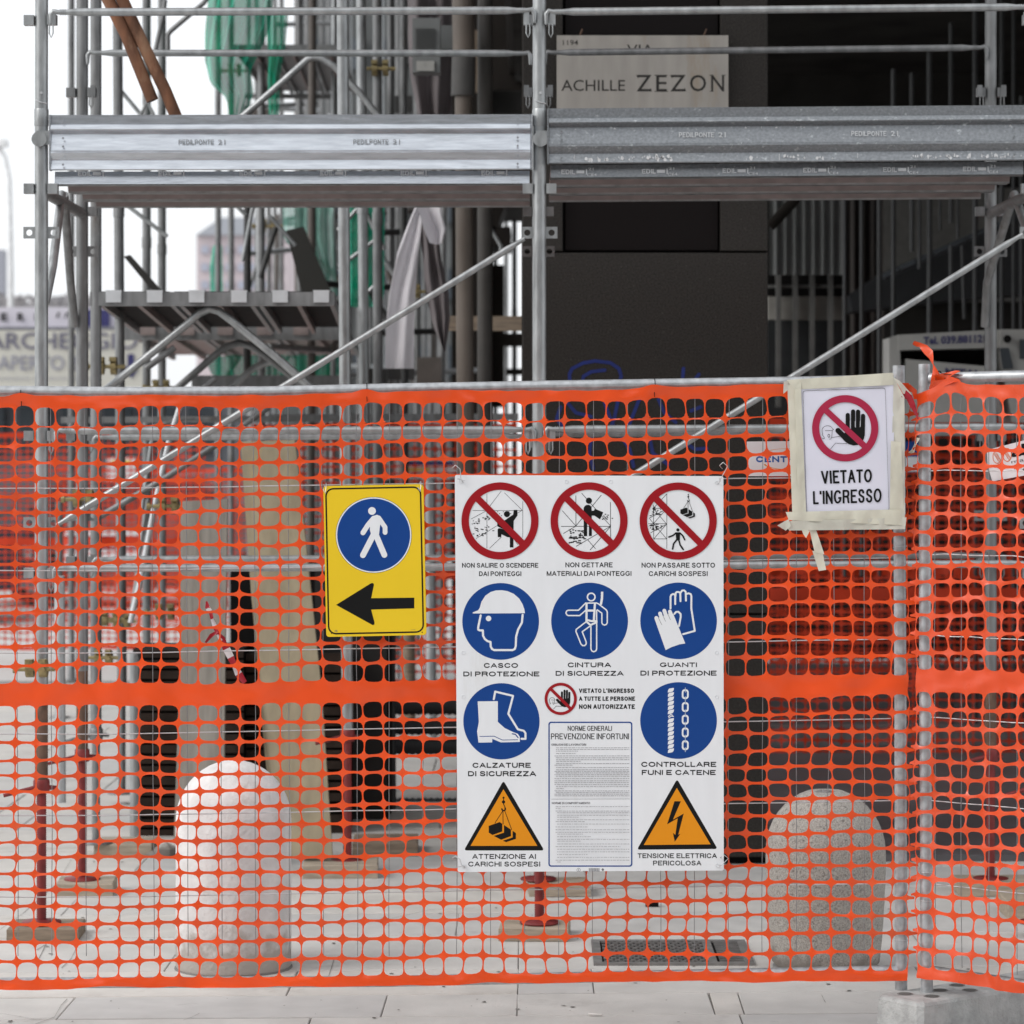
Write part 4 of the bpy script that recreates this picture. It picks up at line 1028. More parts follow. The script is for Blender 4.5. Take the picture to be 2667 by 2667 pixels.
# 8 ropes and chains
P = disc(1767.3, 1876.6, 99.9, blue_p); P.crop(9.2, 1700, 1770)
for i in range(15):
    y = 205 + i*103.5
    if i == 6:
        P.stroke([(375,y+60),(430,y+10),(480,y+30)], 20, white_p, 2); P.stroke([(385,y+90),(440,y+50),(500,y+60)], 20, white_p, 2); continue
    P.poly([(360,y+106),(368,y+45),(395,y+10),(440,y+2),(510,y-8),(502,y+45),(478,y+82),(430,y+96)], white_p, 2)
for y in (350, 658, 960, 1267, 1572):
    frame_ring(P, rrect(697, y-118, 862, y+118, 70), rrect(737, y-78, 822, y+78, 38), white_p, 2)
for a, b in ((190,312),(400,600),(710,900),(1010,1215),(1320,1520),(1620,1735)): P.stroke([(780,a),(781,b)], 18, mat('grey_blue_print', (.42,.48,.58), .4), 3, False)
P.build('mandatory_symbol', ws)
# warning triangles
def tri(P, o, i):
    P.poly(tri_round(o, 8), blk_p, 1); P.poly(i, ora_p, 2)
def tri_round(o, r):
    pts = []
    for k in range(3):
        p, a, b = Vector(o[k]), Vector(o[k-1]), Vector(o[(k+1) % 3]); x = p+(a-p).normalized()*r; y = p+(b-p).normalized()*r
        for i in range(5): t = i/4; w = x.lerp(p, t).lerp(p.lerp(y, t), t); pts.append((w.x, w.y))
    return pts
P = Print(DW); tri(P, [(1311.2,2033),(1417.5,2215),(1208.2,2215)], [(1311.2,2055.6),(1399.5,2203),(1225.5,2203)])
P.xf = lambda x, y: (1311.5 + (x-1221)*.202, 2077.6 + (y-347)*.201)
load(P, blk_p, ora_p); P.build('warning_symbol', ws)
P = Print(DW); tri(P, [(1763.4,2029),(1869,2211),(1658.8,2213)], [(1762.8,2052),(1850.7,2199),(1676.7,2200.8)])
P.crop(3.219, 1550, 1700)
P.poly([(665,1245),(719,1245),(652,1400),(743,1348),(697,1525),(714,1518),(668,1584),(652,1510),(673,1527),(692,1388),(604,1438)], blk_p, 3); P.build('warning_symbol', ws)
# small no entry
def hand(P, m, layer=2, lw=5.5):
    for l in ([(737,530),(737,720)],[(798,490),(798,720)],[(855,492),(855,720)],[(912,540),(908,760)]): P.stroke(l, 48, m, layer)
    P.poly([(713,700),(935,650),(925,790),(900,850),(850,873),(800,878),(745,862),(712,835),(640,760),(705,735)], m, layer)
    P.stroke([(626,708),(735,820)], 60, m, layer)
    for l in ([(766,668),(766,600)],[(822,668),(822,600)],[(878,668),(880,600)]): P.stroke(l, 5, white_p, layer+1)
    for l in ([(445,725),(443,700),(455,675),(480,657),(510,652),(540,660),(560,680),(575,697),(555,708),(480,708)],[(443,720),(450,740),(447,760),(465,780),(470,800),(447,800)],[(560,708),(555,780),(545,805),(525,807)],[(553,787),(650,775)],[(540,920),(598,852),(730,858)]):
        P.stroke(l, lw, m, 1)
    P.ring(521, 768, 13, 9, m, 1, 20, sy=1.6)
P = Print(DW); kk = 42/379
P.xf = lambda x, y: (1460.4 + (x-708.5)*kk, 1820.2 + (y-682)*kk)
hand(P, blk_p, 2, 9); P.crop(1, 0, 0); prohib_ring(P, 1460.4, 1820.2, 42, 34.5, 8, m=red_p, layer=5); P.build('prohibition_symbol', ws)
# captions
for name, rows_ in (('c', [('NON SALIRE O SCENDERE',1203.5,1466.2,1402,1478.4,.004),('DAI PONTEGGI',1247.7,1488.1,1357.6,1500.4,.004)]),
    ('c', [('NON GETTARE',1472.6,1464.8,1595.5,1477.6,.004),('MATERIALI DAI PONTEGGI',1423.9,1487.5,1644.5,1499.8,.004)]),
    ('c', [('NON PASSARE SOTTO',1671,1465.5,1862.2,1478.5,.004),('CARICHI SOSPESI',1689.7,1487.7,1842.9,1500.3,.004)]),
    ('c', [('CASCO',1260.2,1727,1349.1,1739.4,.012),('DI PROTEZIONE',1206.8,1749,1404.7,1761.6,.012)]),
    ('c', [('CINTURA',1478.6,1725.5,1591.3,1737.9,.012),('DI SICUREZZA',1447.2,1747.5,1624,1760,.012)]),
    ('c', [('GUANTI',1718.7,1725.5,1815,1737.3,.012),('DI PROTEZIONE',1668,1746.6,1866.2,1759.6,.012)]),
    ('c', [('CALZATURE',1230.7,1986.6,1382.3,1999.7,.012),('DI SICUREZZA',1219,2008.4,1396,2021.7,.012)]),
    ('c', [('CONTROLLARE',1670.2,1984.2,1865.3,1997.3,.012),('FUNI E CATENE',1671.5,2005.4,1863.8,2018.4,.012)]),
    ('c', [('ATTENZIONE AI',1230.1,2224.2,1395.7,2237,.008),('CARICHI SOSPESI',1219.6,2244.1,1406.8,2256.8,.008)]),
    ('c', [('TENSIONE ELETTRICA',1660.9,2222.5,1866.9,2235,.006),('PERICOLOSA',1701,2241.5,1826.5,2254,.006)]),
    ('c', [("VIETATO L'INGRESSO",1508,1793.2,1651.6,1804.7,.022),('A TUTTE LE PERSONE',1508,1814,1654,1825.2,.022),('NON AUTORIZZATE',1508,1834.5,1653.4,1846.3,.022)])):
    P = Print(DW)
    for t, x0, y0, x1, y1, b in rows_: P.sign_text(t, x0, y0, x1, y1, {.004:.175,.006:.18,.008:.185,.012:.215,.022:.235}[b])
    P.build('caption', ws)
# rules in the blue frame
P = Print(DW); frame_ring(P, rrect(1428.3,1879.6,1647,2257.3,7), rrect(1431.7,1883,1643.5,2254,4.5), blue_p); P.build('rules_frame', ws)
for tt, x0_, y0_, x1_, y1_, w_, m_ in (('NORME GENERALI', 1478.6, 1890.4, 1593.8, 1903.4, .13, blk_p), ('PREVENZIONE INFORTUNI', 1435.1, 1910.2, 1637.9, 1925.5, .13, blk_p),
        ('OBBLIGHI DEI LAVORATORI', 1436, 1936.6, 1526.7, 1942.2, .19, gry_p), ('NORME DI COMPORTAMENTO', 1437.3, 2088.8, 1537, 2094.4, .19, gry_p)):
    P = Print(DW); P.sign_text(tt, x0_, y0_, x1_, y1_, w_, m_); P.build('rules_heading', ws)
P = Print(DW); P.poly([(1436,2081),(1640,2080.4),(1640,2081.2),(1436,2081.8)], gry_p); P.build('rule_line', ws)
P = Print(DW); random.seed(5)
tiny = mat('fine_print_grey', (.36,.36,.38), .5, 0, .05, 4)
for ys_, xi in (([797,811,(825,1144),(845,1127),865,881,897,(911,1166),929,(943,1100),962,981,995,1008,1022,1036,1055,1074,1088,1105,1122,(1138,1027),1158,1172,1186,1200], 1444),
                ([1290,(1305,998),1328,1342,1363,(1379,1150),1401,(1416,1200),1437,(1461,1230),1484,1506,(1521,1190),(1543,1252),1565,(1580,1170),1604,(1626,1500),1648,1670,(1693,1230),1716,1740,(1755,1005)], 1447)):
    for yy_ in ys_:
        xe = 1639
        if isinstance(yy_, tuple): xe = yy_[1]/3.22+1150; yy_ = yy_[0]
        y = yy_/3.22+1700; x = xi + random.choice((0, 4))
        while x < xe:
            w = random.uniform(3, 10); w = min(w, xe-x)
            P.poly([(x,y-.75),(x+w,y-.75),(x+w,y+.8),(x,y+.8)], tiny); x += w + 1.6
P.build('fine_print', ws)
P = Print(DW); P.ring(1507, 2265.8, 5, 4.1, gry_p, 1, 20); P.text('i', 1506.2, 2263, 1507.8, 2268.5, gry_p, .02)
x = 1533.5; random.seed(8)
while x < 1561: w = random.choice((.6, 1, 1.5)); P.poly([(x,2261),(x+w,2261),(x+w,2270),(x,2270)], gry_p); x += w+random.choice((.8,1.2))
P.poly([(1518,2268.6),(1531,2268.6),(1531,2269.6),(1518,2269.6)], gry_p); P.poly([(1570,2261),(1573.5,2265),(1570,2269),(1566.5,2265)], gry_p)
P.build('imprint', ws)
# fixing holes and the wires tied through them
for x, y in ((1200,1254),(1475,1254),(1590,1254),(1867,1257),(1206,1700),(1866,1700),(1206,1815),(1866,1815),(1208,2256),(1868,2254)):
    p = W(x, y, DW-.0004); MB().ring(p, .0052, .0009, (0,1,0), white_p, 16, 6).build('eyelet', ws)
def wiretie(p, q, parent):
    mb = MB(); p, q = Vector(p), Vector(q)
    mb.tube([q+Vector((0,.05,.01)), q+Vector((-.012,-.01,.02)), q+Vector((-.002,-.016,.03)), q+Vector((.012,-.012,.018)), p.lerp(q,.4)+Vector((.004,-.010,0)), p+Vector((.004,-.006,-.004)), p], .0013, wire_m, 6)
    mb.tube([p.lerp(q,.4)+Vector((.004,-.012,.0)), p.lerp(q,.5)+Vector((-.004,-.014,-.002)), p+Vector((.010,-.005,.002))], .0011, wire_m, 6)
    mb.build('tie_wire', parent)
wiretie(W(1203,1254,DW), W(1188,1237,DW), ws); wiretie(W(1867,1256,DW), W(1884,1230,DW), ws)
wiretie(W(1208,2256,DW), W(1188,2253,DW), ws); wiretie(W(1868,2254,DW), W(1886,2250,DW), ws)

# ------------------------------------------------------------------ taped paper notice
DQ = 8.765
pn = thing('paper_no_entry_notice', 'paper notice with a crossed out hand, taped over the netting beside the fence post', 'notice', W(2200, 1380, DQ))
def c5(x, y): return (x/4.39+2040, y/4.39+960)
def Q(x, y, d=DQ): return W(*c5(x, y), d)
mb = MB(); mb.sheet(Q(135,125,DQ+.006), Q(1262,55,DQ+.006), Q(1345,1830,DQ+.006), Q(100,1840,DQ+.006), 14, 20, tape_2, .003, 12, 3); mb.build('backing_film', pn)
mb = MB(); mb.sheet(Q(190,235), Q(1268,160), Q(1262,1662), Q(240,1690), 24, 32, paper, .0012, 7, 1); pg_ = mb.build('sheet_of_paper', pn)
def strip(pts, m, amp, off, nm='tape_strip', nx=20, ny=5, d=DQ-.003):
    mb = MB(); mb.sheet(*[Q(x + 7*noise.noise(Vector((x*.01, y*.01, off))), y + 9*noise.noise(Vector((x*.011, y*.012, off+2))), d) for x, y in pts], nx*2, ny*2, m, amp*1.7, 34, off); mb.build(nm, pn)
strip([(35,135),(1250,42),(1262,188),(130,235)], tape_m, .003, 5)
strip([(50,190),(200,150),(262,1690),(105,1745)], tape_m, .0025, 8, nx=6, ny=24)
strip([(130,230),(205,232),(262,1680),(170,1690)], tape_m, .002, 9, nx=4, ny=24, d=DQ-.0045)
strip([(1262,100),(1384,330),(1392,1835),(1222,1800)], tape_2, .004, 13, nx=6, ny=26)
strip([(1230,830),(1350,840),(1385,1790),(1215,1700)], tape_m, .003, 18, nx=5, ny=18, d=DQ-.005)
strip([(30,1640),(1385,1610),(1400,1790),(60,1730)], tape_m, .003, 21, nx=24, ny=5, d=DQ-.005)
strip([(0,1745),(1408,1700),(1390,1838),(70,1850)], tape_2, .004, 25, nx=24, ny=5, d=DQ-.004)
strip([(5,150),(130,120),(60,240),(0,285)], tape_2, .008, 31, nx=6, ny=5, d=DQ-.006)
strip([(-70,1790),(60,1720),(90,1800),(30,1850)], tape_2, .008, 35, nx=6, ny=5, d=DQ-.006)
strip([(200,1830),(300,1850),(262,1935),(235,1900)], tape_m, .006, 38, nx=5, ny=5, d=DQ-.001)
strip([(300,1840),(375,1835),(470,2120),(360,2100)], tape_m, .004, 41, nx=4, ny=6, d=DQ-.001)
strip([(330,2080),(455,2100),(490,2300),(405,2310)], tape_m, .004, 45, nx=4, ny=6, d=DQ-.002)
strip([(1262,100),(1330,140),(1475,300),(1375,290)], tape_2, .005, 51, nx=6, ny=5, d=DQ-.008)
mb = MB(); ribbon(mb, [c5(1375,285), c5(1440,330), c5(1470,400), c5(1500,470), c5(1545,580)], [22, 17, 16, 11, 3], mat('red_barrier_tape', (.42,.012,.03), .4, trans=.2), W, 0, DQ-.004)
ribbon(mb, [c5(1340,215), c5(1440,215), c5(1500,260), c5(1512,350)], [14, 16, 14, 8], plast2, W, 1, DQ+.01); mb.build('tape_tail', pn)
P = Print(DQ-.0017); P.xf = c5
def quadring(o, i, m): frame_ring(P, o, i, m)
def rq(q, ins, r):   # rounded quad in crop coordinates
    c = [Vector(p) for p in q]; ctr = sum(c, Vector((0,0)))/4
    c = [p + (ctr-p).normalized()*ins*1.41 for p in c]; out = []
    for k in range(4):
        p, a, b = c[k], c[k-1], c[(k+1) % 4]; x = p+(a-p).normalized()*r; y = p+(b-p).normalized()*r
        for i in range(5): t = i/4; w = x.lerp(p, t).lerp(p.lerp(y, t), t); out.append((w.x, w.y))
    return out
bq = [(222,252),(1168,218),(1212,1632),(266,1657)]
quadring(rq(bq, 0, 36), rq(bq, 4.5, 33), gry_p)
P.build('border_line', pn)
P = Print(DQ-.0017); P.xf = c5; hand(P, blk_p, 2, 4.5)
P.ring(708.5, 682, 379, 297, red_pp, 5, 96)
P.stroke([(708.5-.735*300, 682-.678*300), (708.5+.735*300, 682+.678*300)], 69, red_pp, 5, False); P.build('prohibition_symbol', pn)
P = Print(DQ-.0017); P.xf = c5
P.sign_text('VIETATO', 0, 0, 0, 0, .155, blk_p, quad=((430,1170),(1014,1147),(1014,1300),(440,1318))); P.sign_text("L'INGRESSO", 0, 0, 0, 0, .145, blk_p, quad=((338,1402),(1124,1368),(1124,1528),(342,1552)))
P.build('caption', pn)
mb = MB(); ribbon(mb, [(2404,1140),(2398,1158),(2392,1175),(2384,1180)], [14,12,14,3], tape_m, W2, 0, -.034)
tag(mb.build('tape_scrap'), 'small scrap of masking tape stuck on the post of the right hand panel', 'tape scrap')

# signs tied behind the netting
def backsign(quad, th, label, name, m=white_p, d=8.90):
    t_ = thing(name, label, 'sign', W(quad[0][0], quad[2][1], d))
    mb = MB(); mb.prism([W(x, y, d) for x, y in quad], (0, th, 0), m); mb.build('plate', t_); return t_
s1 = backsign([(1945,1150),(2150,1148),(2150,1240),(1947,1240)], .002, 'white board with blue lettering behind the netting left of the paper notice', 'company_board')
P = Print(8.90); P.sign_text('CENTRO', 1969, 1188, 2095, 1204, .27, mat('company_blue', (.01,.10,.38), .4)); P.build('lettering', s1)
P = Print(8.90); P.ring(2050, 1206, 62, 57, ora_p, 1, 40, 20, 170, sy=.28); P.ring(2052, 1180, 60, 56, ora_p, 1, 30, 190, 320, sy=.2); P.build('swoosh', s1)
s2 = thing('company_board', 'tilted white board with an orange emblem behind the netting at the right edge', 'sign', W(2600, 1250, 8.72))
def W3(x, y, d=0): return W2(x, y, .03+d)
mb = MB(); mb.prism([W3(x, y) for x, y in ((2558,1172),(2790,1112),(2800,1212),(2572,1254),(2560,1215))], (.001, .0015, 0), white_p); mb.build('plate', s2)
P = Print(0, to=lambda x, y, d: W3(x, y, d)); P.d = -.001
og = mat('emblem_orange', (.75,.16,.02), .4)
for cx in (2585, 2611):
    P.ring(cx, 1190-(cx-2585)*.2, 12, 10.5, og, 1, 26, sy=1.5)
    for k in range(6): P.ring(cx-4+k*1.8, 1183+k*3-(cx-2585)*.2, 4.2, 3.3, og, 1, 10)
P.build('emblem', s2)
P = Print(0, to=lambda x, y, d: W3(x, y, d)); P.d = -.001
P.text('abi', 0, 0, 0, 0, blk_p, .04, quad=((2619,1162),(2690,1148),(2692,1180),(2621,1192))); P.text('materiali', 0, 0, 0, 0, gry_p, 0, quad=((2621,1199),(2720,1179),(2721,1189),(2622,1207)))
P.text('Tel. 039', 0, 0, 0, 0, gry_p, .01, quad=((2629,1221),(2740,1200),(2741,1211),(2630,1231))); P.build('lettering', s2)

# ------------------------------------------------------------------ scaffold tower running up the side street
ss = thing('side_street_scaffold', 'deep row of grey scaffold frames with planked decks running back along the side street', 'scaffold', (-1.4, 15, 0))
def standard(px, d, z0=.4, z1=6.5, m=galv_d, r=.02415, jk=None, px2=None):
    X = W(px, 0, d).x; X2_ = W(px2, 0, d).x if px2 else X
    mb = MB(); mb.tube([(X2_, d, z0), (X, d, z1)], r, m, 14)
    q = (2.93-z0)/(z1-z0); xc = X2_+(X-X2_)*q
    if z1 > 3: mb.tube([(xc, d, 2.9), (xc, d, 2.96)], r*1.15, m, 14)
    mb.build('standard', ss)
    if jk == 'red': jack(ss, X2_, d, z0+.03, d < 13)
    elif jk: jack(ss, X2_, d, z0+.03, True, galv_d)
    else: MB().lathe((X2_, d, .0), [(.07,0),(.07,.008),(.03,.012),(.022,z0+.01)], galv_d, 12).build('base_jack', ss)
standard(880, 12.16, .547, 6.5, galv, jk='red', px2=905)
standard(250, 12.7, .50, 6.5, galv_d, jk='grey'); standard(929, 14.3, .55, 6.5, galv, jk='grey', px2=955)
standard(297, 14.5, .5, 6.5, galv_d, jk='grey', px2=318); standard(382, 16.8); standard(981, 15.0, px2=985); standard(422, 17.4); standard(568, 23); standard(602, 24)
standard(1050, 20); standard(186, 22); standard(1086, 24.5); standard(155, 19, z1=1.4)
far = [(700,26),(716,28),(733,27),(787,29),(812,27),(838,28),(856,30),(668,30),(648,29),(893,22),(907,27),(1018,26),(1105,28),(1122,26),(1137,29),(1148,24),(1160,30),(1290,27),(1318,29),(1340,26)]
for px, d in far: standard(px, d, z0=.1, r=.022)
def beam(px0, py0, px1, py1, d, hpx, m=galv_d, name='ledger', d1=None, dep=.04):
    A, B = W(px0, py0, d), W(px1, py1, d1 or d); h = hpx*d/F
    mb = MB(); vs = []
    for P_ in (A, B):
        for y, z in ((-dep/2,-h/2),(dep/2,-h/2),(dep/2,h/2),(-dep/2,h/2)): vs.append(P_+Vector((0,y,z)))
    mb.add(vs, [(0,1,2,3),(7,6,5,4),(0,4,5,1),(1,5,6,2),(2,6,7,3),(3,7,4,0)], m); return mb.build(name, ss)
drabm = mat('drab_plank_steel', (.27,.22,.21), .55, .2, .2, 12)
# first deck of the tower: front transom, plank hooks, planks with their ribs seen from below
def deck(x0, x1, ytop, ybot, d0, d1, hooks, bright, x0b, x1b, under=None):
    und = under or blackm
    beam(x0, (ytop+ybot)/2, x1, (ytop+ybot)/2, d0, ybot-ytop, galv_d, 'transom')
    n = 3; zt = Z(ytop-2, d0)
    for k in range(n):
        u0, u1 = k/n, (k+1)/n
        Xa, Xb_ = W(x0,0,d0).x, W(x1,0,d0).x; Ya, Yb = W(x0b,0,d1).x, W(x1b,0,d1).x
        a0, a1 = Xa+(Xb_-Xa)*u0+.01, Xa+(Xb_-Xa)*u1-.01; b0, b1 = Ya+(Yb-Ya)*u0+.01, Ya+(Yb-Ya)*u1-.01
        mb = MB()
        mb.add([(a0,d0,zt),(a1,d0,zt),(b1,d1,zt),(b0,d1,zt),(a0,d0,zt-.006),(a1,d0,zt-.006),(b1,d1,zt-.006),(b0,d1,zt-.006)], [(0,1,2,3),(7,6,5,4),(0,4,5,1)], und)
        for q0, q1 in ((0,.06),(.5,.56),(.94,1)):
            ca0, ca1, cb0, cb1 = a0+(a1-a0)*q0, a0+(a1-a0)*q1, b0+(b1-b0)*q0, b0+(b1-b0)*q1
            mb.add([(ca0,d0+.03,zt-.045),(ca1,d0+.03,zt-.045),(cb1,d1,zt-.045),(cb0,d1,zt-.045),(ca0,d0+.03,zt),(ca1,d0+.03,zt),(cb1,d1,zt),(cb0,d1,zt)], [(0,3,2,1),(0,4,7,3),(1,2,6,5),(0,1,5,4)], drabm if q0 == .5 else galv_d)
        mb.build('deck_plank', ss)
    for hx in hooks:
        p = W(hx, ytop+10, d0); mb = MB(); w = 40*d0/F
        mb.box(p+Vector((0,-.027,-.006)), (w, .008, .046), bright); mb.box(p+Vector((0,-.005,.020)), (w*1.05, .05, .008), bright)
        mb.build('plank_hook', ss)
hookm = mat('bright_zinc_hook', (.66,.68,.70), .35, .4, .05, 20)
deck(236, 872, 761, 797, 12.7, 16.5, (298,405,514,624,731,838), hookm, 350, 905)
deck(318, 905, 850, 886, 16.6, 22, (386,488,588,690,785), drabm, 445, 950, drabm)
deck(607, 905, 118, 135, 18.5, 20.9, (650,720,790), galv_d, 690, 925, galv_d)
beam(500, 993, 905, 993, 17.6, 30); beam(160, 1094, 905, 1090, 15.2, 16); beam(700, 1088, 1350, 1086, 16, 18, galv_d); beam(640, 250, 900, 252, 20.9, 12)
beam(690, 585, 870, 545, 24, 12); beam(740, 583, 1060, 585, 26, 9); beam(745, 630, 1060, 632, 26, 9); beam(1150, 842, 1362, 843, 16, 38, wood_d, 'timber_beam')
def brace(pts, d, r, m=galv_d, name='brace'):
    MB().tube([W(p[0], p[1], p[2] if len(p) > 2 else d) for p in pts], r, m, 12).build(name, ss)
brace([(238,1046),(380,932),(490,842),(520,815),(545,804),(570,810),(600,832),(720,930),(850,1045)], 12.75, .0172, galv, 'portal_brace')
brace([(418,1050),(560,925),(590,903),(622,893),(655,902),(690,925),(850,1050)], 14.9, .0185, galv_d, 'portal_brace')
brace([(575,1035),(655,962),(690,945),(730,940),(780,980)], 17, .019, galv, 'portal_brace')
brace([(630,305),(700,245),(800,156),(815,150),(835,152),(870,172),(935,240),(1000,320)], 14.0, .0165, galv, 'portal_brace')
brace([(437,140),(437,92),(445,80),(530,8),(540,-5)], 15, .013); brace([(405,130),(425,40),(430,0)], 15, .012)
for p in ([(308,228),(368,300)],[(322,528),(436,616)],[(610,530),(640,560)],[(945,535),(1000,650)],[(660,530),(632,680)],[(700,560),(770,640)],[(365,300),(383,262),(400,300)],[(1275,590),(1305,640),(1305,655)],
          [(370,1330),(395,1150),(405,1120)],[(355,1490),(385,1300)],[(340,1610),(362,1470)],[(880,600),(930,545)],[(905,680),(985,620)],[(960,760),(985,735)]):
    brace(p, 15.6, .011, galv)
brace([(372,1120),(480,1090),(560,1090)], 14, .012); brace([(95,735),(107,745)], 11, .008)
brace([(340,1622),(372,1480),(400,1330),(440,1150),(468,1060)], 13.2, .0125, hookm)
for a in ([(380,960),(455,905)],[(500,1040),(560,985)],[(250,1352),(420,1252),(560,1160),(700,1060)]): brace(a, 13, .014)
# slanted dark stair between the decks, and ladder
mb = MB(); mb.prism([W(745,600,17.5), W(790,590,17.5), W(862,760,17.5), W(785,760,17.5)], (.0,.05,0), mat('dark_stair_steel', (.035,.033,.03), .8, .1, .2, 8)); mb.build('stair_flight', ss)
mb = MB(); mb.prism([W(322,668,14.8), W(338,664,14.8), W(420,757,14.8), W(396,757,14.8)], (0,.04,0), MC['dark_stair_steel']); mb.build('stair_flight', ss)
for x0, y0 in ((900,560),(905,608),(915,660),(955,668),(960,715),(965,765)): beam(x0, y0, x0+38, y0-28, 18, 9, galv, 'step')
random.seed(21)
mixt = [galv, galv_d, galv_d, mat('brown_grey_tube', (.12,.105,.095), .6, .2), mat('dark_tube', (.05,.05,.05), .5, .3), mat('pale_zinc_tube', (.46,.48,.49), .4, .4)]
for k in range(46):
    px = random.uniform(642, 1172); d = random.uniform(17.5, 31); m = random.choice(mixt)
    if 693 < px < 712 or 724 < px < 752: continue
    z0 = random.choice((.05, .05, 2.2)); z1 = random.choice((3.2, 4.6, 6.4)) if z0 < 1 else random.choice((3.9, 6.4)); X = W(px, 0, d).x
    MB().tube([(X, d, z0), (X+random.uniform(-.03,.03), d, z1)], random.choice((.020,.024,.024)), m, 10).build('standard', ss)
for k in range(22):
    py = random.choice((560, 612, 655, 702, 745, 800, 872, 905, 948, 975, 60, 95, 170, 215, 275)) + random.uniform(-8, 8); d = random.uniform(17.5, 28); x0 = random.uniform(640, 1000)
    A, B = W(x0, py, d), W(x0+random.uniform(90, 260), py+random.uniform(-14, 14), d+random.uniform(0, 1.5))
    MB().tube([A, B], .021, random.choice(mixt), 8).build('ledger', ss)
for k in range(12):
    d = random.uniform(17, 26); x0 = random.uniform(650, 1080); y0 = random.uniform(540, 900); A, B = W(x0, y0, d), W(x0+random.choice((-1,1))*random.uniform(40, 110), y0+random.uniform(80, 160), d)
    MB().tube([A, B], .018, random.choice(mixt), 8).build('brace', ss)
for (x0, y0, x1, y1, d, m) in ((1010,905,1080,990,20,mixt[4]),(1085,930,1150,1004,21,mixt[3]),(935,960,1010,1000,19,mixt[4]),(1030,250,1075,295,22,mixt[4]),(1225,80,1262,240,23,wood_d),(655,285,700,300,22,mixt[3])):
    a, b = W(x0, y0, d), W(x1, y1, d); mb = MB(); mb.box(((a.x+b.x)/2, d, (a.z+b.z)/2), (b.x-a.x, .06, a.z-b.z), m); mb.build('infill_panel', ss)
for zz in (6.45,):
    mb = MB(); mb.box((-1.75, 17.5, zz), (1.6, 10, .06), galv_d, -.0); mb.build('deck_plank', ss)  # unseen top deck, added to darken the tubes below
def coupler(px, py, d, s=1):
    mb = MB(); p = W(px, py, d-.03)
    for dx in (-.028, .028):
        mb.tube([p+Vector((dx*s-.014,0,0)), p+Vector((dx*s+.014,0,0))], .036*s, brass, 12)
        mb.box(p+Vector((dx*s,-.02,.032*s)), (.03*s,.05*s,.02*s), brass)
    mb.tube([p+Vector((-.085*s,-.02,0)), p+Vector((.08*s,-.02,0))], .010*s, brass, 6); mb.tube([p+Vector((-.095*s,-.02,0)), p+Vector((-.08*s,-.02,0))], .018*s, brass, 6)
    mb.tube([p+Vector((.03*s,-.05,0)), p+Vector((.03*s,-.015,0))], .014*s, brass, 6); mb.build('coupler', ss)
for a in ((280,955,14.2,1.1),(420,1010,16.8,1.1),(218,1300,11.6,.9),(440,1318,13,1),(288,1612,14.4,1),(318,1618,14.4,.9),(430,1595,14,1),(96,1742,10.5,.85),(270,1712,12.6,.8),(700,590,22,1.3),(990,180,15,1),(1075,760,15,.9),(612,185,23,1.2)): coupler(*a)

# rusty poles leaning across the upper left
for pts, lab in (([(262,-40),(330,95),(397,262)], 'shorter rusty brown pole leaning at the upper left, its cut end hanging free'), ([(300,-40),(370,110),(430,235),(462,312)], 'longer rusty brown pole leaning at the upper left behind the deck')):
    mb = MB(); mb.tube([W(x, y, 11.25) for x, y in pts], .0235, rust, 16); tag(mb.build('rusty_pole'), lab, 'pole', 'rusty poles leaning together')

# green debris nets (hanging folds)
def drape(name, left, right, d, m, lab, cat, folds=5, amp=.05, group=None, n=26, off=0):
    mb = MB(); vs = []; nx = 24
    ys_ = [left[0][1] + (left[-1][1]-left[0][1])*j/n for j in range(n+1)]
    def xat(tb, y):
        for (a, b), (c, e) in zip(tb[:-1], tb[1:]):
            if y <= e: return a + (c-a)*(y-b)/(e-b)
        return tb[-1][0]
    for y in ys_:
        xl, xr = xat(left, y), xat(right, y)
        for i in range(nx+1):
            u = i/nx; p = W(xl+(xr-xl)*u, y, d)
            p.y += amp*math.sin(u*math.pi*2*folds + y*.006 + off) + amp*1.2*noise.noise(Vector((u*3+off, y*.01, off)))
            vs.append(p)
    fs = [(j*(nx+1)+i, (j+1)*(nx+1)+i, (j+1)*(nx+1)+i+1, j*(nx+1)+i+1) for j in range(n) for i in range(nx)]
    mb.add(vs, fs, m, True); return tag(mb.build(name), lab, cat, group)
drape('debris_net', [(545,-30),(535,60),(527,150),(545,215),(585,250),(600,330)], [(715,-30),(705,60),(670,140),(650,180),(655,235),(625,330)], 16.2, greenn, 'green debris net bulging out of the scaffold at the top left of centre', 'debris net', 4, .08)
drape('debris_net', [(692,30),(696,120),(696,200),(698,300)], [(752,30),(742,120),(726,200),(724,300)], 16.9, greenn, 'narrow green debris net hanging beside the upper deck of the side street scaffold', 'debris net', 2, .05)
drape('debris_net', [(735,520),(740,620),(800,700),(830,770)], [(870,520),(872,620),(875,700),(880,770)], 18.6, seethrough(mat('pale_green_net', (.25,.55,.46), .6, 0, .3, 5, trans=.4), .3), 'pale green translucent net hanging behind the dark stair flight', 'debris net', 4, .06, off=2)
drape('debris_net', [(895,520),(900,640),(905,760),(905,800)], [(1000,520),(1000,640),(1000,760),(990,800)], 17.2, greenn, 'dark green net seen between the tubes left of the hanging grey sheet', 'debris net', 3, .06, off=4)
drape('debris_net', [(545,925),(548,955),(560,980),(600,990)], [(905,920),(905,955),(890,980),(860,990)], 20, greenn, 'crumpled green net lying under the second deck of the side street scaffold', 'debris net', 6, .15, n=10, off=5)
drape('debris_net', [(555,640),(548,700),(550,760)], [(578,620),(580,700),(582,760)], 23.5, greenn, 'strip of green net hanging in front of the far brick building', 'debris net', 1, .05, n=8, off=6)
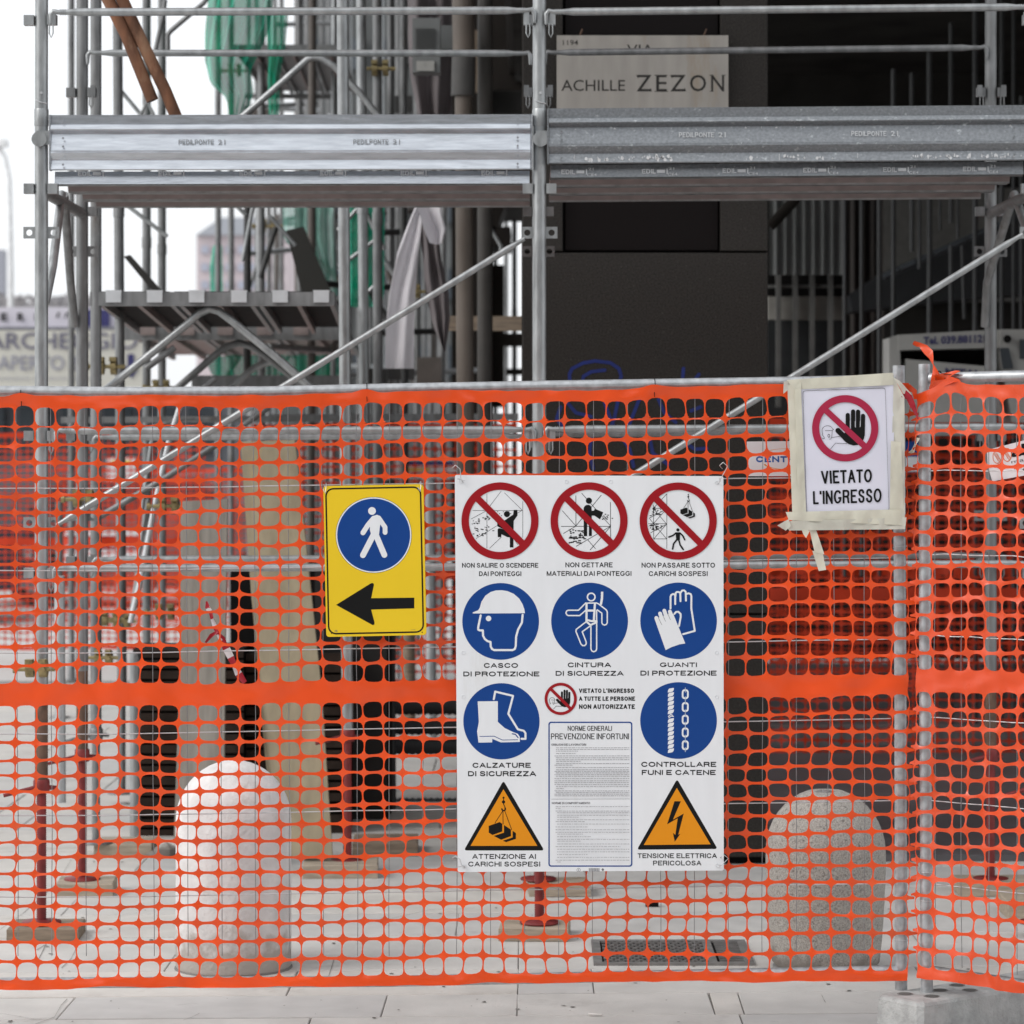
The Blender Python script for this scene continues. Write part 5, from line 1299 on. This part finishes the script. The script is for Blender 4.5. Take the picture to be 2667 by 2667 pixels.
# hanging dust sheets
drape('dust_sheet', [(1086,525),(1060,590),(1035,660),(1015,760),(1005,850),(1003,960)], [(1102,525),(1098,590),(1090,660),(1082,760),(1078,850),(1078,925)], 14.6, cloth, 'long pale lilac sheet hanging from the deck left of the big pillar', 'dust sheet', 1.3, .018)
drape('dust_sheet', [(1070,525),(1088,590),(1100,660),(1108,760),(1128,850),(1155,915)], [(1128,525),(1140,590),(1150,680),(1168,760),(1172,830),(1160,915)], 14.9, cloth2, 'darker taupe sheet hanging right of the long pale one', 'dust sheet', 2, .03, off=3)
drape('dust_sheet', [(1072,520),(1095,560),(1105,600),(1120,635)], [(1150,520),(1152,560),(1163,600),(1150,640)], 14.4, cloth, 'short bulging end of a pale sheet tucked over the deck edge', 'dust sheet', 1, .05, n=12, off=1)
drape('dust_sheet', [(1060,-30),(1062,100),(1068,200),(1090,310)], [(1182,-30),(1184,100),(1182,200),(1176,310)], 15.3, cloth2, 'taupe sheet wrapped round the column behind the grey cabinet', 'dust sheet', 2, .05, n=20, off=8)
tub = thing('electric_cabinet', 'grey plastic cabinet with louvres hanging at the top between the scaffold posts', 'cabinet', W(1112,190,14.9))
mb = MB(); a, b = W(1074,46,14.9), W(1146,188,14.9); mb.box(((a.x+b.x)/2, 14.98, (a.z+b.z)/2), (b.x-a.x, .14, a.z-b.z), boxgrey); mb.build('housing', tub)
for k in range(8): p = W(1107, 76+k*6.6, 14.9); mb = MB(); mb.box(p, (.10, .012, .006), mat('louvre_dark', (.09,.095,.095), .6)); mb.build('louvre', tub)
p = W(1108, 172, 14.9); mb = MB(); mb.box(p, (.09,.012,.05), mat('meter_window', (.42,.42,.40), .3)); mb.build('window', tub)
tub = thing('junction_box', 'pair of plain grey boxes right of the louvred cabinet', 'junction box', W(1190,150,15.2))
for x0, x1, y0, y1 in ((1147,1180,66,128),(1184,1226,68,152)):
    a, b = W(x0,y0,15.2), W(x1,y1,15.2); mb = MB(); mb.box(((a.x+b.x)/2, 15.25, (a.z+b.z)/2), (b.x-a.x, .1, a.z-b.z), boxgrey); mb.build('box', tub)
dp = thing('downpipe', 'thick brown pipe standing left of the dark granite pillar', 'pipe', W(1210, 2200, 14.6))
MB().tube([W(1205,-60,14.6), W(1208,150,14.6)], .055, brown_pipe, 20).build('pipe_section', dp)
MB().tube([W(1208,150,14.6), W(1206,250,14.6)], .060, mat('pipe_collar', (.08,.078,.075), .6), 20).build('collar', dp)
MB().tube([W(1207,250,14.6), W(1212,1100,14.6), Vector((W(1214,0,14.6).x,14.6,0))], .043, brown_pipe, 20).build('pipe_section', dp)
MB().tube([W(1264,-60,15.4), Vector((W(1262,0,15.4).x,15.4,0))], .040, mat('dark_pipe', (.06,.055,.05), .6), 16).build('pipe_section', dp)

# building side towards the side street and houses beyond
sf = thing('side_wall_building', 'dark weathered building edge seen between the pipe and the pillar', 'building', (-.5, 24, 0))
def blockpx(x0, y0, x1, y1, d, dep, m, name, parent):
    a, b = W(x0, y0, d), W(x1, max(y0+1, y1), d); mb = MB()
    mb.box(((a.x+b.x)/2, d+dep/2, (a.z+b.z)/2), (b.x-a.x, dep, a.z-b.z), m); return mb.build(name, parent)
blockpx(1176, -1800, 1262, 1730, 24, 3, facade_d, 'wall', sf); blockpx(1262, -1800, 1362, 235, 24, 2, facade_d, 'lintel', sf)
blockpx(1262, 300, 1362, 530, 24, 2, facade_d, 'lintel', sf); blockpx(1262, 590, 1330, 640, 24, 1, facade_d, 'ledge', sf)
blockpx(1262, 690, 1312, 1060, 24.2, .3, facade_d, 'jamb', sf); blockpx(1312, 868, 1362, 900, 24.2, .3, facade_d, 'ledge', sf); blockpx(1318, 960, 1362, 975, 24.2, .3, facade_d, 'ledge', sf)
p = [W(1262,236,24), W(1276,236,24), W(1262,530,24)]
mb = MB(); mb.prism([W(1262,528,24), W(1318,528,24), W(1296,590,24), W(1262,640,24)], (0,1,0), facade_d); mb.build('bracket', sf)
gh = thing('grey_house', 'grey house across the side street, seen through the scaffold tubes', 'building', (-2, 45, 0))
blockpx(776, -300, 1258, 1520, 45, 8, facade_g, 'wall', gh); blockpx(640, 1040, 780, 1520, 44, 8, facade_g, 'wing', gh)
for i in range(7):
    for j in range(5): 
        x = 800+i*58; y = 100+j*200; blockpx(x, y, x+30, y+80, 44.9, .2, glassd, 'window', gh)
fbld = thing('brick_office_block', 'pale pinkish brick block with a grey pitched roof far away on the left', 'building', W(615, 1150, 95))
blockpx(512, 612, 745, 1280, 95, 10, brickm, 'wall', fbld)
mb = MB(); mb.prism([W(510,612,94.8), W(576,566,94.8), W(700,566,94.8), W(748,612,94.8)], (0,10,0), roofm); mb.build('roof', fbld)
for j in range(4):
    for i in range(7): blockpx(524+i*32, 640+j*46, 543+i*32, 660+j*46, 94.9, .1, mat('pale_glass', (.36,.38,.46), .2), 'window', fbld)
tw = thing('tower_block', 'dark slab of a tower cut by the left edge of the photo', 'building', W(-30, 1150, 120)); blockpx(-140, 650, 9, 1250, 120, .8, mat('tower_grey', (.30,.31,.35), .8), 'wall', tw)
pk_ = thing('parking_building', 'low pale parking garage with a long lettered signboard at the far left', 'building', W(150, 1150, 36))
blockpx(-260, 800, 420, 852, 36, 4, palewall, 'upper_wall', pk_); blockpx(-260, 1014, 640, 1420, 36.2, 4, mat('garage_grey', (.13,.135,.15), .8, 0, .2, 1), 'lower_wall', pk_)
blockpx(226, 806, 284, 850, 35.95, .1, navy, 'dark_panel', pk_); blockpx(-260, 851, 420, 857, 35.8, .3, mat('edge_grey', (.2,.2,.24), .7), 'ledge', pk_)
for i in range(6): blockpx(-60+i*110, 1060, 10+i*110, 1180, 36.1, .1, glassd, 'window', pk_)
P = Print(35.97)
P.text('E', 2, 815, 19, 836, blk_p, .04); P.text('R', 45, 815, 64, 836, blk_p, .04); P.text('I', 90, 815, 94, 836, blk_p, .04)
for x in (150, 172): P.poly([(x,814),(x+6,814),(x+1,828),(x-4,828)], blk_p)
P.build('lettering', pk_)
sg = thing('parking_signboard', 'long cream signboard with blue and grey lettering on the parking garage', 'sign', W(150, 1010, 35.8))
blockpx(-260, 860, 384, 1009, 35.7, .15, cream, 'board', sg)
P = Print(35.68); dk = mat('sign_violet', (.15,.145,.20), .5)
P.text('PARCHEGGIO', -66, 866, 358, 909, dk, .01); P.text('APERTO 24', -6, 926, 228, 964, mat('sign_grey', (.30,.30,.36), .5), .01)
P.text('CONVENZIONE CON I NEGOZI - TEL. E FAX', -20, 982, 250, 990, MC['sign_grey'], 0)
P.poly([(332,922),(349,922),(349,955),(362,955),(342,986),(322,955),(332,955)], navy); P.poly([(378,905),(383,905),(383,1005),(378,1005)], navy); P.build('lettering', sg)
lp = thing('street_lamp', 'tall thin pale lamp post at the far left edge', 'street lamp', W(28, 1420, 52))
MB().tube([W(29,1420,52), W(28,700,52), W(24,470,52), W(14,410,52), W(-8,378,52)], [.06,.05,.045,.04,.04], mat('lamp_post_grey', (.80,.81,.82), .5), 10).build('post', lp)
mb = MB(); mb.box(W(-18,374,52), (.5,.3,.12), MC['lamp_post_grey']); mb.build('lamp_head', lp)
mb = MB(); random.seed(3)
for k in range(900):
    px = random.uniform(-100, 430); h = 26*(.4+.6*noise.noise(Vector((px*.02,1,1)))+.3); py = 802 - random.random()*max(4, h); d = random.uniform(58, 66); p = W(px, py, d); s = random.uniform(.05,.22)
    mb.add([p+Vector((random.uniform(-s,s),random.uniform(-s,s),random.uniform(-s,s))) for _ in range(3)], [(0,1,2)], mat('bare_twigs', (.30,.29,.30), .9))
o = mb.build('treetops'); tag(o, 'hazy bare treetops above the parking garage roof', 'treetops', kind='stuff')

# ------------------------------------------------------------------ things between the scaffold feet and the houses
mb = MB(); 
bd = thing('leaning_board', 'grey weathered board standing upright behind the white bollard', 'board', W(520, 2200, 12.3))
mb.prism([W(470,1306,12.5), W(592,1300,12.5), W(586,1700,12.4), W(582,2192,12.25), W(452,2192,12.25), W(470,1700,12.4)], (0,.04,0), board_g); mb.build('plank', bd)
bd = thing('leaning_board', 'tall yellowed board leaning to the right beside the yellow sign', 'board', W(800, 2230, 12.1))
mb = MB(); mb.prism([W(626,1150,12.6), W(768,1146,12.6), W(806,1500,12.45), W(837,1800,12.3), W(866,2232,12.1), W(724,2236,12.1), W(690,1970,12.2), W(655,1560,12.4)], (0,.035,0), board_y); mb.build('plank', bd)
cb = thing('slatted_crate', 'dark brown slatted crate standing behind the two leaning boards', 'crate', W(480, 2195, 13.3))
blockpx(346, 1690, 634, 2190, 13.35, .4, blackm, 'core', cb)
for k in range(18): blockpx(346, 1692+k*27.6, 634, 1692+k*27.6+21, 13.31, .03, slatm, 'slat', cb)
cb = thing('slatted_crate', 'dark slatted crate seen between the yellowed board and the lone red jack', 'crate', W(740, 2215, 13.4))
blockpx(640, 1700, 905, 2212, 13.45, .4, blackm, 'core', cb)
for k in range(18): blockpx(640, 1702+k*28, 905, 1702+k*28+21, 13.41, .03, slatm, 'slat', cb)
cb = thing('black_cabinet', 'matt black site cabinet behind the lone red jack', 'cabinet', W(960, 2215, 13.9))
blockpx(600, 1460, 1012, 2196, 13.9, .6, blackm, 'carcass', cb); blockpx(820, 1470, 1008, 2180, 13.88, .02, mat('black_door', (.02,.018,.017), .5), 'door', cb)
rt = thing('ribbed_tube_stack', 'stack of dark ribbed tubes lying just left of the big white sign', 'tube stack', W(1150, 2200, 14.5))
for k in range(7):
    y = 1840 + k*52; prof = []; A = W(1018, y, 14.6); B = W(1372, y, 14.6); n = 44; pts = [A.lerp(B, i/n) for i in range(n+1)]
    if 1990 < y < 2060: continue
    MB().tube(pts, [.045 if i % 2 else .038 for i in range(n+1)], mat('dark_ribbed_plastic', (.05,.05,.052), .6), 10).build('ribbed_tube', rt)
st_ = thing('broken_stone', 'broken pale stone lying left of the white bollard', 'stone', W(425, 2230, 12.6))
mb = MB(); random.seed(9)
for cx, cy, s in ((432,2212,.055),(402,2226,.035),(450,2232,.04),(418,2240,.03)):
    p = W(cx, cy, 12.65); vs = [p+Vector((math.cos(a)*s*random.uniform(.7,1.1), math.sin(a)*s*random.uniform(.7,1.1), z)) for z in (-s*.6, s*.1) for a in [i*math.pi/3 for i in range(6)]] + [p+Vector((0,0,s*.6))]
    mb.add(vs, [(i,(i+1)%6,(i+1)%6+6,i+6) for i in range(6)]+[(i+6,(i+1)%6+6,12) for i in range(6)], terrazzo)
mb.build('rubble', st_)
bt_ = thing('barrier_tape', 'twisted red and white barrier tape hanging in front of the grey board', 'barrier tape', W(590, 1790, 9.4))
pth = [(538,1566),(541,1584),(548,1592),(552,1612),(560,1632),(568,1652),(578,1668),(590,1690),(601,1712),(612,1736),(622,1756),(638,1778)]
wd = [4,14,10,8,12,10,14,20,18,14,20,12]
redt, whit = mat('red_barrier_tape', (.42,.012,.03), .4, trans=.2), mat('white_barrier_tape', (.72,.72,.74), .35, trans=.2)
for i in range(len(pth)-1):
    mb = MB(); ribbon(mb, pth[i:i+2], wd[i:i+2], redt if i % 2 == 0 else whit, W, i, 9.4); mb.build('tape_band', bt_)
mb = MB(); ribbon(mb, [(566,1645),(550,1655),(535,1674)], [6,10,5], redt, W, 2, 9.39); ribbon(mb, [(568,1648),(582,1662),(590,1680)], [5,9,5], redt, W, 2, 9.38); mb.build('loose_end', bt_)
leaf = MB(); leaf.box((W(1680,2338,12).x, 11.3, .01), (.05,.03,.02), blackm); 
tag(leaf.build('dark_pebble'), 'small dark lump on the paving behind the netting below the white sign', 'pebble')

# far orange nettings
def farnet(x0, x1, ytop, ybot, d, lab, seed, m=plast_f, seg=8):
    k = (ybot-ytop)/(2577-1031); wcell = 53*k; n = int((x1-x0)/wcell)
    def fn(u, v):
        px = x0 + (u)*k; py = ytop + (v-1031)*k + 6*noise.noise(Vector((u*.004, v*.008, seed)))
        return W(px, py, d + .05*noise.noise(Vector((u*.004, v*.004, seed+3))))
    mb = MB(); netting(mb, [53*i for i in range(n+1)], BT, BB, 1031, 2577, fn, m, seg)
    return tag(mb.build('safety_netting'), lab, 'netting')
farnet(-160, 545, 1128, 1690, 24, 'blurred orange netting across the side street at the left', 3)
farnet(655, 1350, 1104, 1880, 19.5, 'blurred orange netting behind the scaffold, left of and behind the big white sign', 5)
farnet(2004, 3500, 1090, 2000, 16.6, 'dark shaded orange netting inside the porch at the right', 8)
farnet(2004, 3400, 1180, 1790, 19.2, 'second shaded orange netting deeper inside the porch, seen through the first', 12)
farnet(150, 700, 1220, 1700, 29, 'faint orange netting far off between the scaffold legs on the left', 14)
# kerb and plinth under the porch netting
mb = MB(); mb.box((3.2, 17.1, .06), (5.6, .14, .15), galv_d); tag(mb.build('kerb_rail'), 'low grey rail along the floor under the porch netting', 'rail')
# barrier boards and posters behind
def board(x0, y0, x1, y1, d, m, lab, stripes=None):
    t_ = thing('site_board', lab, 'board', W((x0+x1)/2, y1, d)); blockpx(x0, y0, x1, y1, d, .02, m, 'panel', t_)
    for s in stripes or []: blockpx(*s[:4], d-.004, .003, s[4], 'stripe', t_)
    return t_
board(278, 1190, 352, 1252, 25, white_p, 'small white board with a yellow line behind the left scaffold legs', [(290,1200,340,1207,yel_p)])
board(1030, 1196, 1190, 1246, 20, white_p, 'white banner with blue and yellow bands above and left of the white sign', [(1040,1202,1180,1210,blue_p),(1040,1220,1120,1226,yel_p)])
board(166, 1380, 390, 1470, 26, white_p, 'red and white barrier board behind the left scaffold legs', [(166,1396,390,1404,red_p),(166,1424,390,1431,red_p)])
board(2352, 1150, 2400, 1230, 15.5, blue_p, 'blue and white poster in the gap between the two fence panels', [(2352,1190,2400,1228,white_p)])
for lab, pts, d, r, m in (('short brown tube stub standing on a pad left of the slatted crate', [(352,1700),(352,2190)], 13.2, .024, galv), ('thin grey tube standing just right of the brown jack tubes at the far left', [(155,1500),(158,2090)], 12.2, .022, mixt[5]),
        ('dark grey steel post seen through the netting right of the yellow sign', [(1012,1250),(1016,2180)], 14.3, .03, mixt[4]), ('pale grey post seen through the netting right of the black cabinet', [(1120,1250),(1124,1980)], 17, .03, mixt[5]),
        ('brown wooden post seen through the netting above the ribbed tubes', [(1062,1300),(1066,1900)], 16, .035, wood_d)):
    mb = MB(); mb.tube([W(x, y, d) for x, y in pts], r, m, 12); tag(mb.build('steel_post' if 'wooden' not in lab else 'timber_post'), lab, 'post')
# parked vehicles far off at the left
def vehicle(name, lab, cat, X, d, L, H, m, dark=glassd, van=False):
    v = thing(name, lab, cat, (X, d, 0)); wdt = 1.75
    body = [(-L/2,.32),(L/2,.32),(L/2,.75),(L/2-.1,.95)] + ([(L/2-.5,1.05),(L/2-1.0,H),(-L/2+.05,H),(-L/2,H-.2)] if van else [(L/2-.9,1.0),(L/2-1.5,H),(-L/2+1.0,H),(-L/2+.45,1.02),(-L/2+.05,.95)])
    mb = MB(); mb.prism([Vector((X+a, d-wdt/2, b)) for a, b in body], (0,wdt,0), m); mb.build('body', v)
    win = [(L/2-1.05,1.08),(L/2-1.5,H-.1),(0,H-.1),(0,1.08)] if van else [(L/2-1.05,1.04),(L/2-1.55,H-.07),(-L/2+1.1,H-.07),(-L/2+.7,1.04)]
    mb = MB(); mb.prism([Vector((X+a, d-wdt/2-.01, b)) for a, b in win], (0,.012,0), dark); mb.build('side_window', v)
    for wx in (-L/2+.8, L/2-.8):
        w_ = MB().tube([(X+wx,d-wdt/2-.02,.33),(X+wx,d-wdt/2+.2,.33)], .33, rubber, 20).build('wheel', v)
        MB().tube([(X+wx,d-wdt/2-.03,.33),(X+wx,d-wdt/2-.02,.33)], .20, galv, 16).build('rim', w_)
    mb = MB(); mb.box((X+L/2, d-.5, .68), (.04,.35,.14), mat('lamp_glass', (.5,.5,.5), .1)); mb.build('headlight', v)
vehicle('parked_car', 'dark car parked beyond the netting at the left edge', 'car', -7.2, 30, 4.2, 1.45, carp)
vehicle('parked_car', 'grey car parked beyond the scaffold legs left of the grey board', 'car', -4.2, 33, 4.1, 1.42, mat('grey_car_paint', (.16,.17,.18), .3, .3, .1, 3))

# ------------------------------------------------------------------ inside the porch
sw = thing('sheeted_partition', 'pale corrugated sheeting hung right of the pillar under the deck', 'partition', W(2100, 720, 19))
def corrugate(x0, x1, y0, y1, d, m, name, parent, pitch=24):
    mb = MB(); n = int((x1-x0)/pitch*4); vs = []
    for y in (y0, y1):
        for i in range(n+1): p = W(x0+(x1-x0)*i/n, y, d); p.y += .03*math.sin(i*math.pi/2); vs.append(p)
    mb.add(vs, [(i, i+1, n+2+i, n+1+i) for i in range(n)], m, True); return mb.build(name, parent)
corrugate(2004, 2205, 300, 716, 19, corr, 'sheeting', sw); corrugate(2205, 2300, 300, 1060, 20, mat('brown_sheeting', (.07,.062,.058), .8), 'side_sheeting', sw)
blockpx(2000, 716, 2205, 770, 19.3, .1, blackm, 'dark_opening', sw)
for x in (2022, 2066, 2110, 2158): blockpx(x, 716, x+12, 1060, 19.1, .05, mat('frame_grey', (.14,.14,.135), .6), 'frame_bar', sw)
blockpx(2000, 742, 2205, 749, 19.15, .05, MC['frame_grey'], 'frame_bar', sw); blockpx(2000, 772, 2205, 832, 19.2, .1, mat('pale_lintel', (.33,.32,.295), .8), 'lintel', sw)
blockpx(2000, 832, 2205, 1500, 19.4, .1, mat('dark_glazing', (.03,.033,.035), .3), 'glazing', sw)
MB().tube([W(2005,590,16), W(2075,515,16)], .03, facade_d, 8).build('strut', sw)
bg_ = thing('rear_prop_row', 'row of dim grey steel props standing deep inside the porch', 'props', W(2420, 1000, 18))
for px, yt, yb, r in ((2200,515,1500,5),(2244,515,1500,5),(2290,515,1500,6),(2327,180,2000,6),(2375,190,655,6),(2421,136,2000,7),(2477,60,580,6),(2477,640,2000,6),(2506,640,830,5),(2540,-60,2000,7),(2609,-60,2000,6),(2640,-60,2000,5),(2660,250,2000,6),(2395,520,700,5),(2448,520,600,4),(2495,520,620,4)):
    MB().tube([W(px, yt, 18), W(px+(6 if px == 2506 else 0), yb, 18)], r*18/F, mat('dim_prop_steel', (.07,.073,.076), .5, .3), 10).build('prop', bg_)
bm = thing('slanting_conveyor', 'black slanting conveyor or boom rising to the right inside the porch', 'conveyor', W(2300, 830, 19))
mb = MB(); mb.prism([W(2212,770,18.8), W(2300,710,18.8), W(2640,560,18.8), W(2760,500,18.8), W(2760,760,18.8), W(2500,780,18.8), W(2330,800,18.8), W(2220,812,18.8)], (0,.4,0), mat('conveyor_black', (.022,.024,.027), .5)); mb.build('boom', bm)
for k in range(8):
    x = 2300 + k*44; y = 722 - k*20; MB().tube([W(x, y, 18.7), W(x+40, y-18, 18.7)], .022, mat('conveyor_edge', (.07,.08,.09), .5), 8).build('rail_segment', bm)
mc = thing('grey_site_machine', 'pale grey site machine with dark lettering on its side behind the right hand scaffold', 'machine', W(2500, 1050, 16.2))
mb = MB(); mb.prism([W(2340,872,16), W(2610,858,16), W(2610,905,16), W(2340,912,16)], (0,.3,0), machine); mb.build('upper_beam', mc)
mb = MB(); mb.prism([W(2316,880,16.02), W(2342,872,16.02), W(2352,1100,16.02), W(2316,1100,16.02)], (0,.3,0), machine); mb.build('strut', mc)
mb = MB(); mb.prism([W(2360,935,16), W(2590,956,16), W(2590,1100,16), W(2352,1100,16)], (0,.3,0), machine); mb.build('lower_panel', mc)
mb = MB(); mb.prism([W(2606,858,15.98), W(2760,858,15.98), W(2760,1100,15.98), W(2640,1100,15.98), W(2606,920,15.98)], (0,.5,0), machine); mb.build('cab', mc)
mb = MB(); mb.prism([W(2604,906,15.96), W(2628,906,15.96), W(2640,960,15.96), W(2612,962,15.96)], (0,.01,0), glassd); mb.build('cab_window', mc)
mb = MB(); mb.prism([W(2656,884,15.96), W(2700,884,15.96), W(2700,935,15.96), W(2656,935,15.96)], (0,.01,0), glassd); mb.build('cab_window', mc)
mb = MB(); mb.tube([W(2624,883,15.97), W(2624,883,15.93)], .022, blackm, 12); mb.build('bolt', mc)
blockpx(2345, 912, 2600, 958, 16.25, .1, blackm, 'dark_gap', mc)
P = Print(15.99); P.text('Tel. 039.881121', 0, 0, 0, 0, navy, .03, quad=((2405,877),(2567,871),(2567,892),(2405,898))); P.text('MITAL', 0, 0, 0, 0, navy, .03, quad=((2462,958),(2555,964),(2555,984),(2462,980))); P.build('lettering', mc)
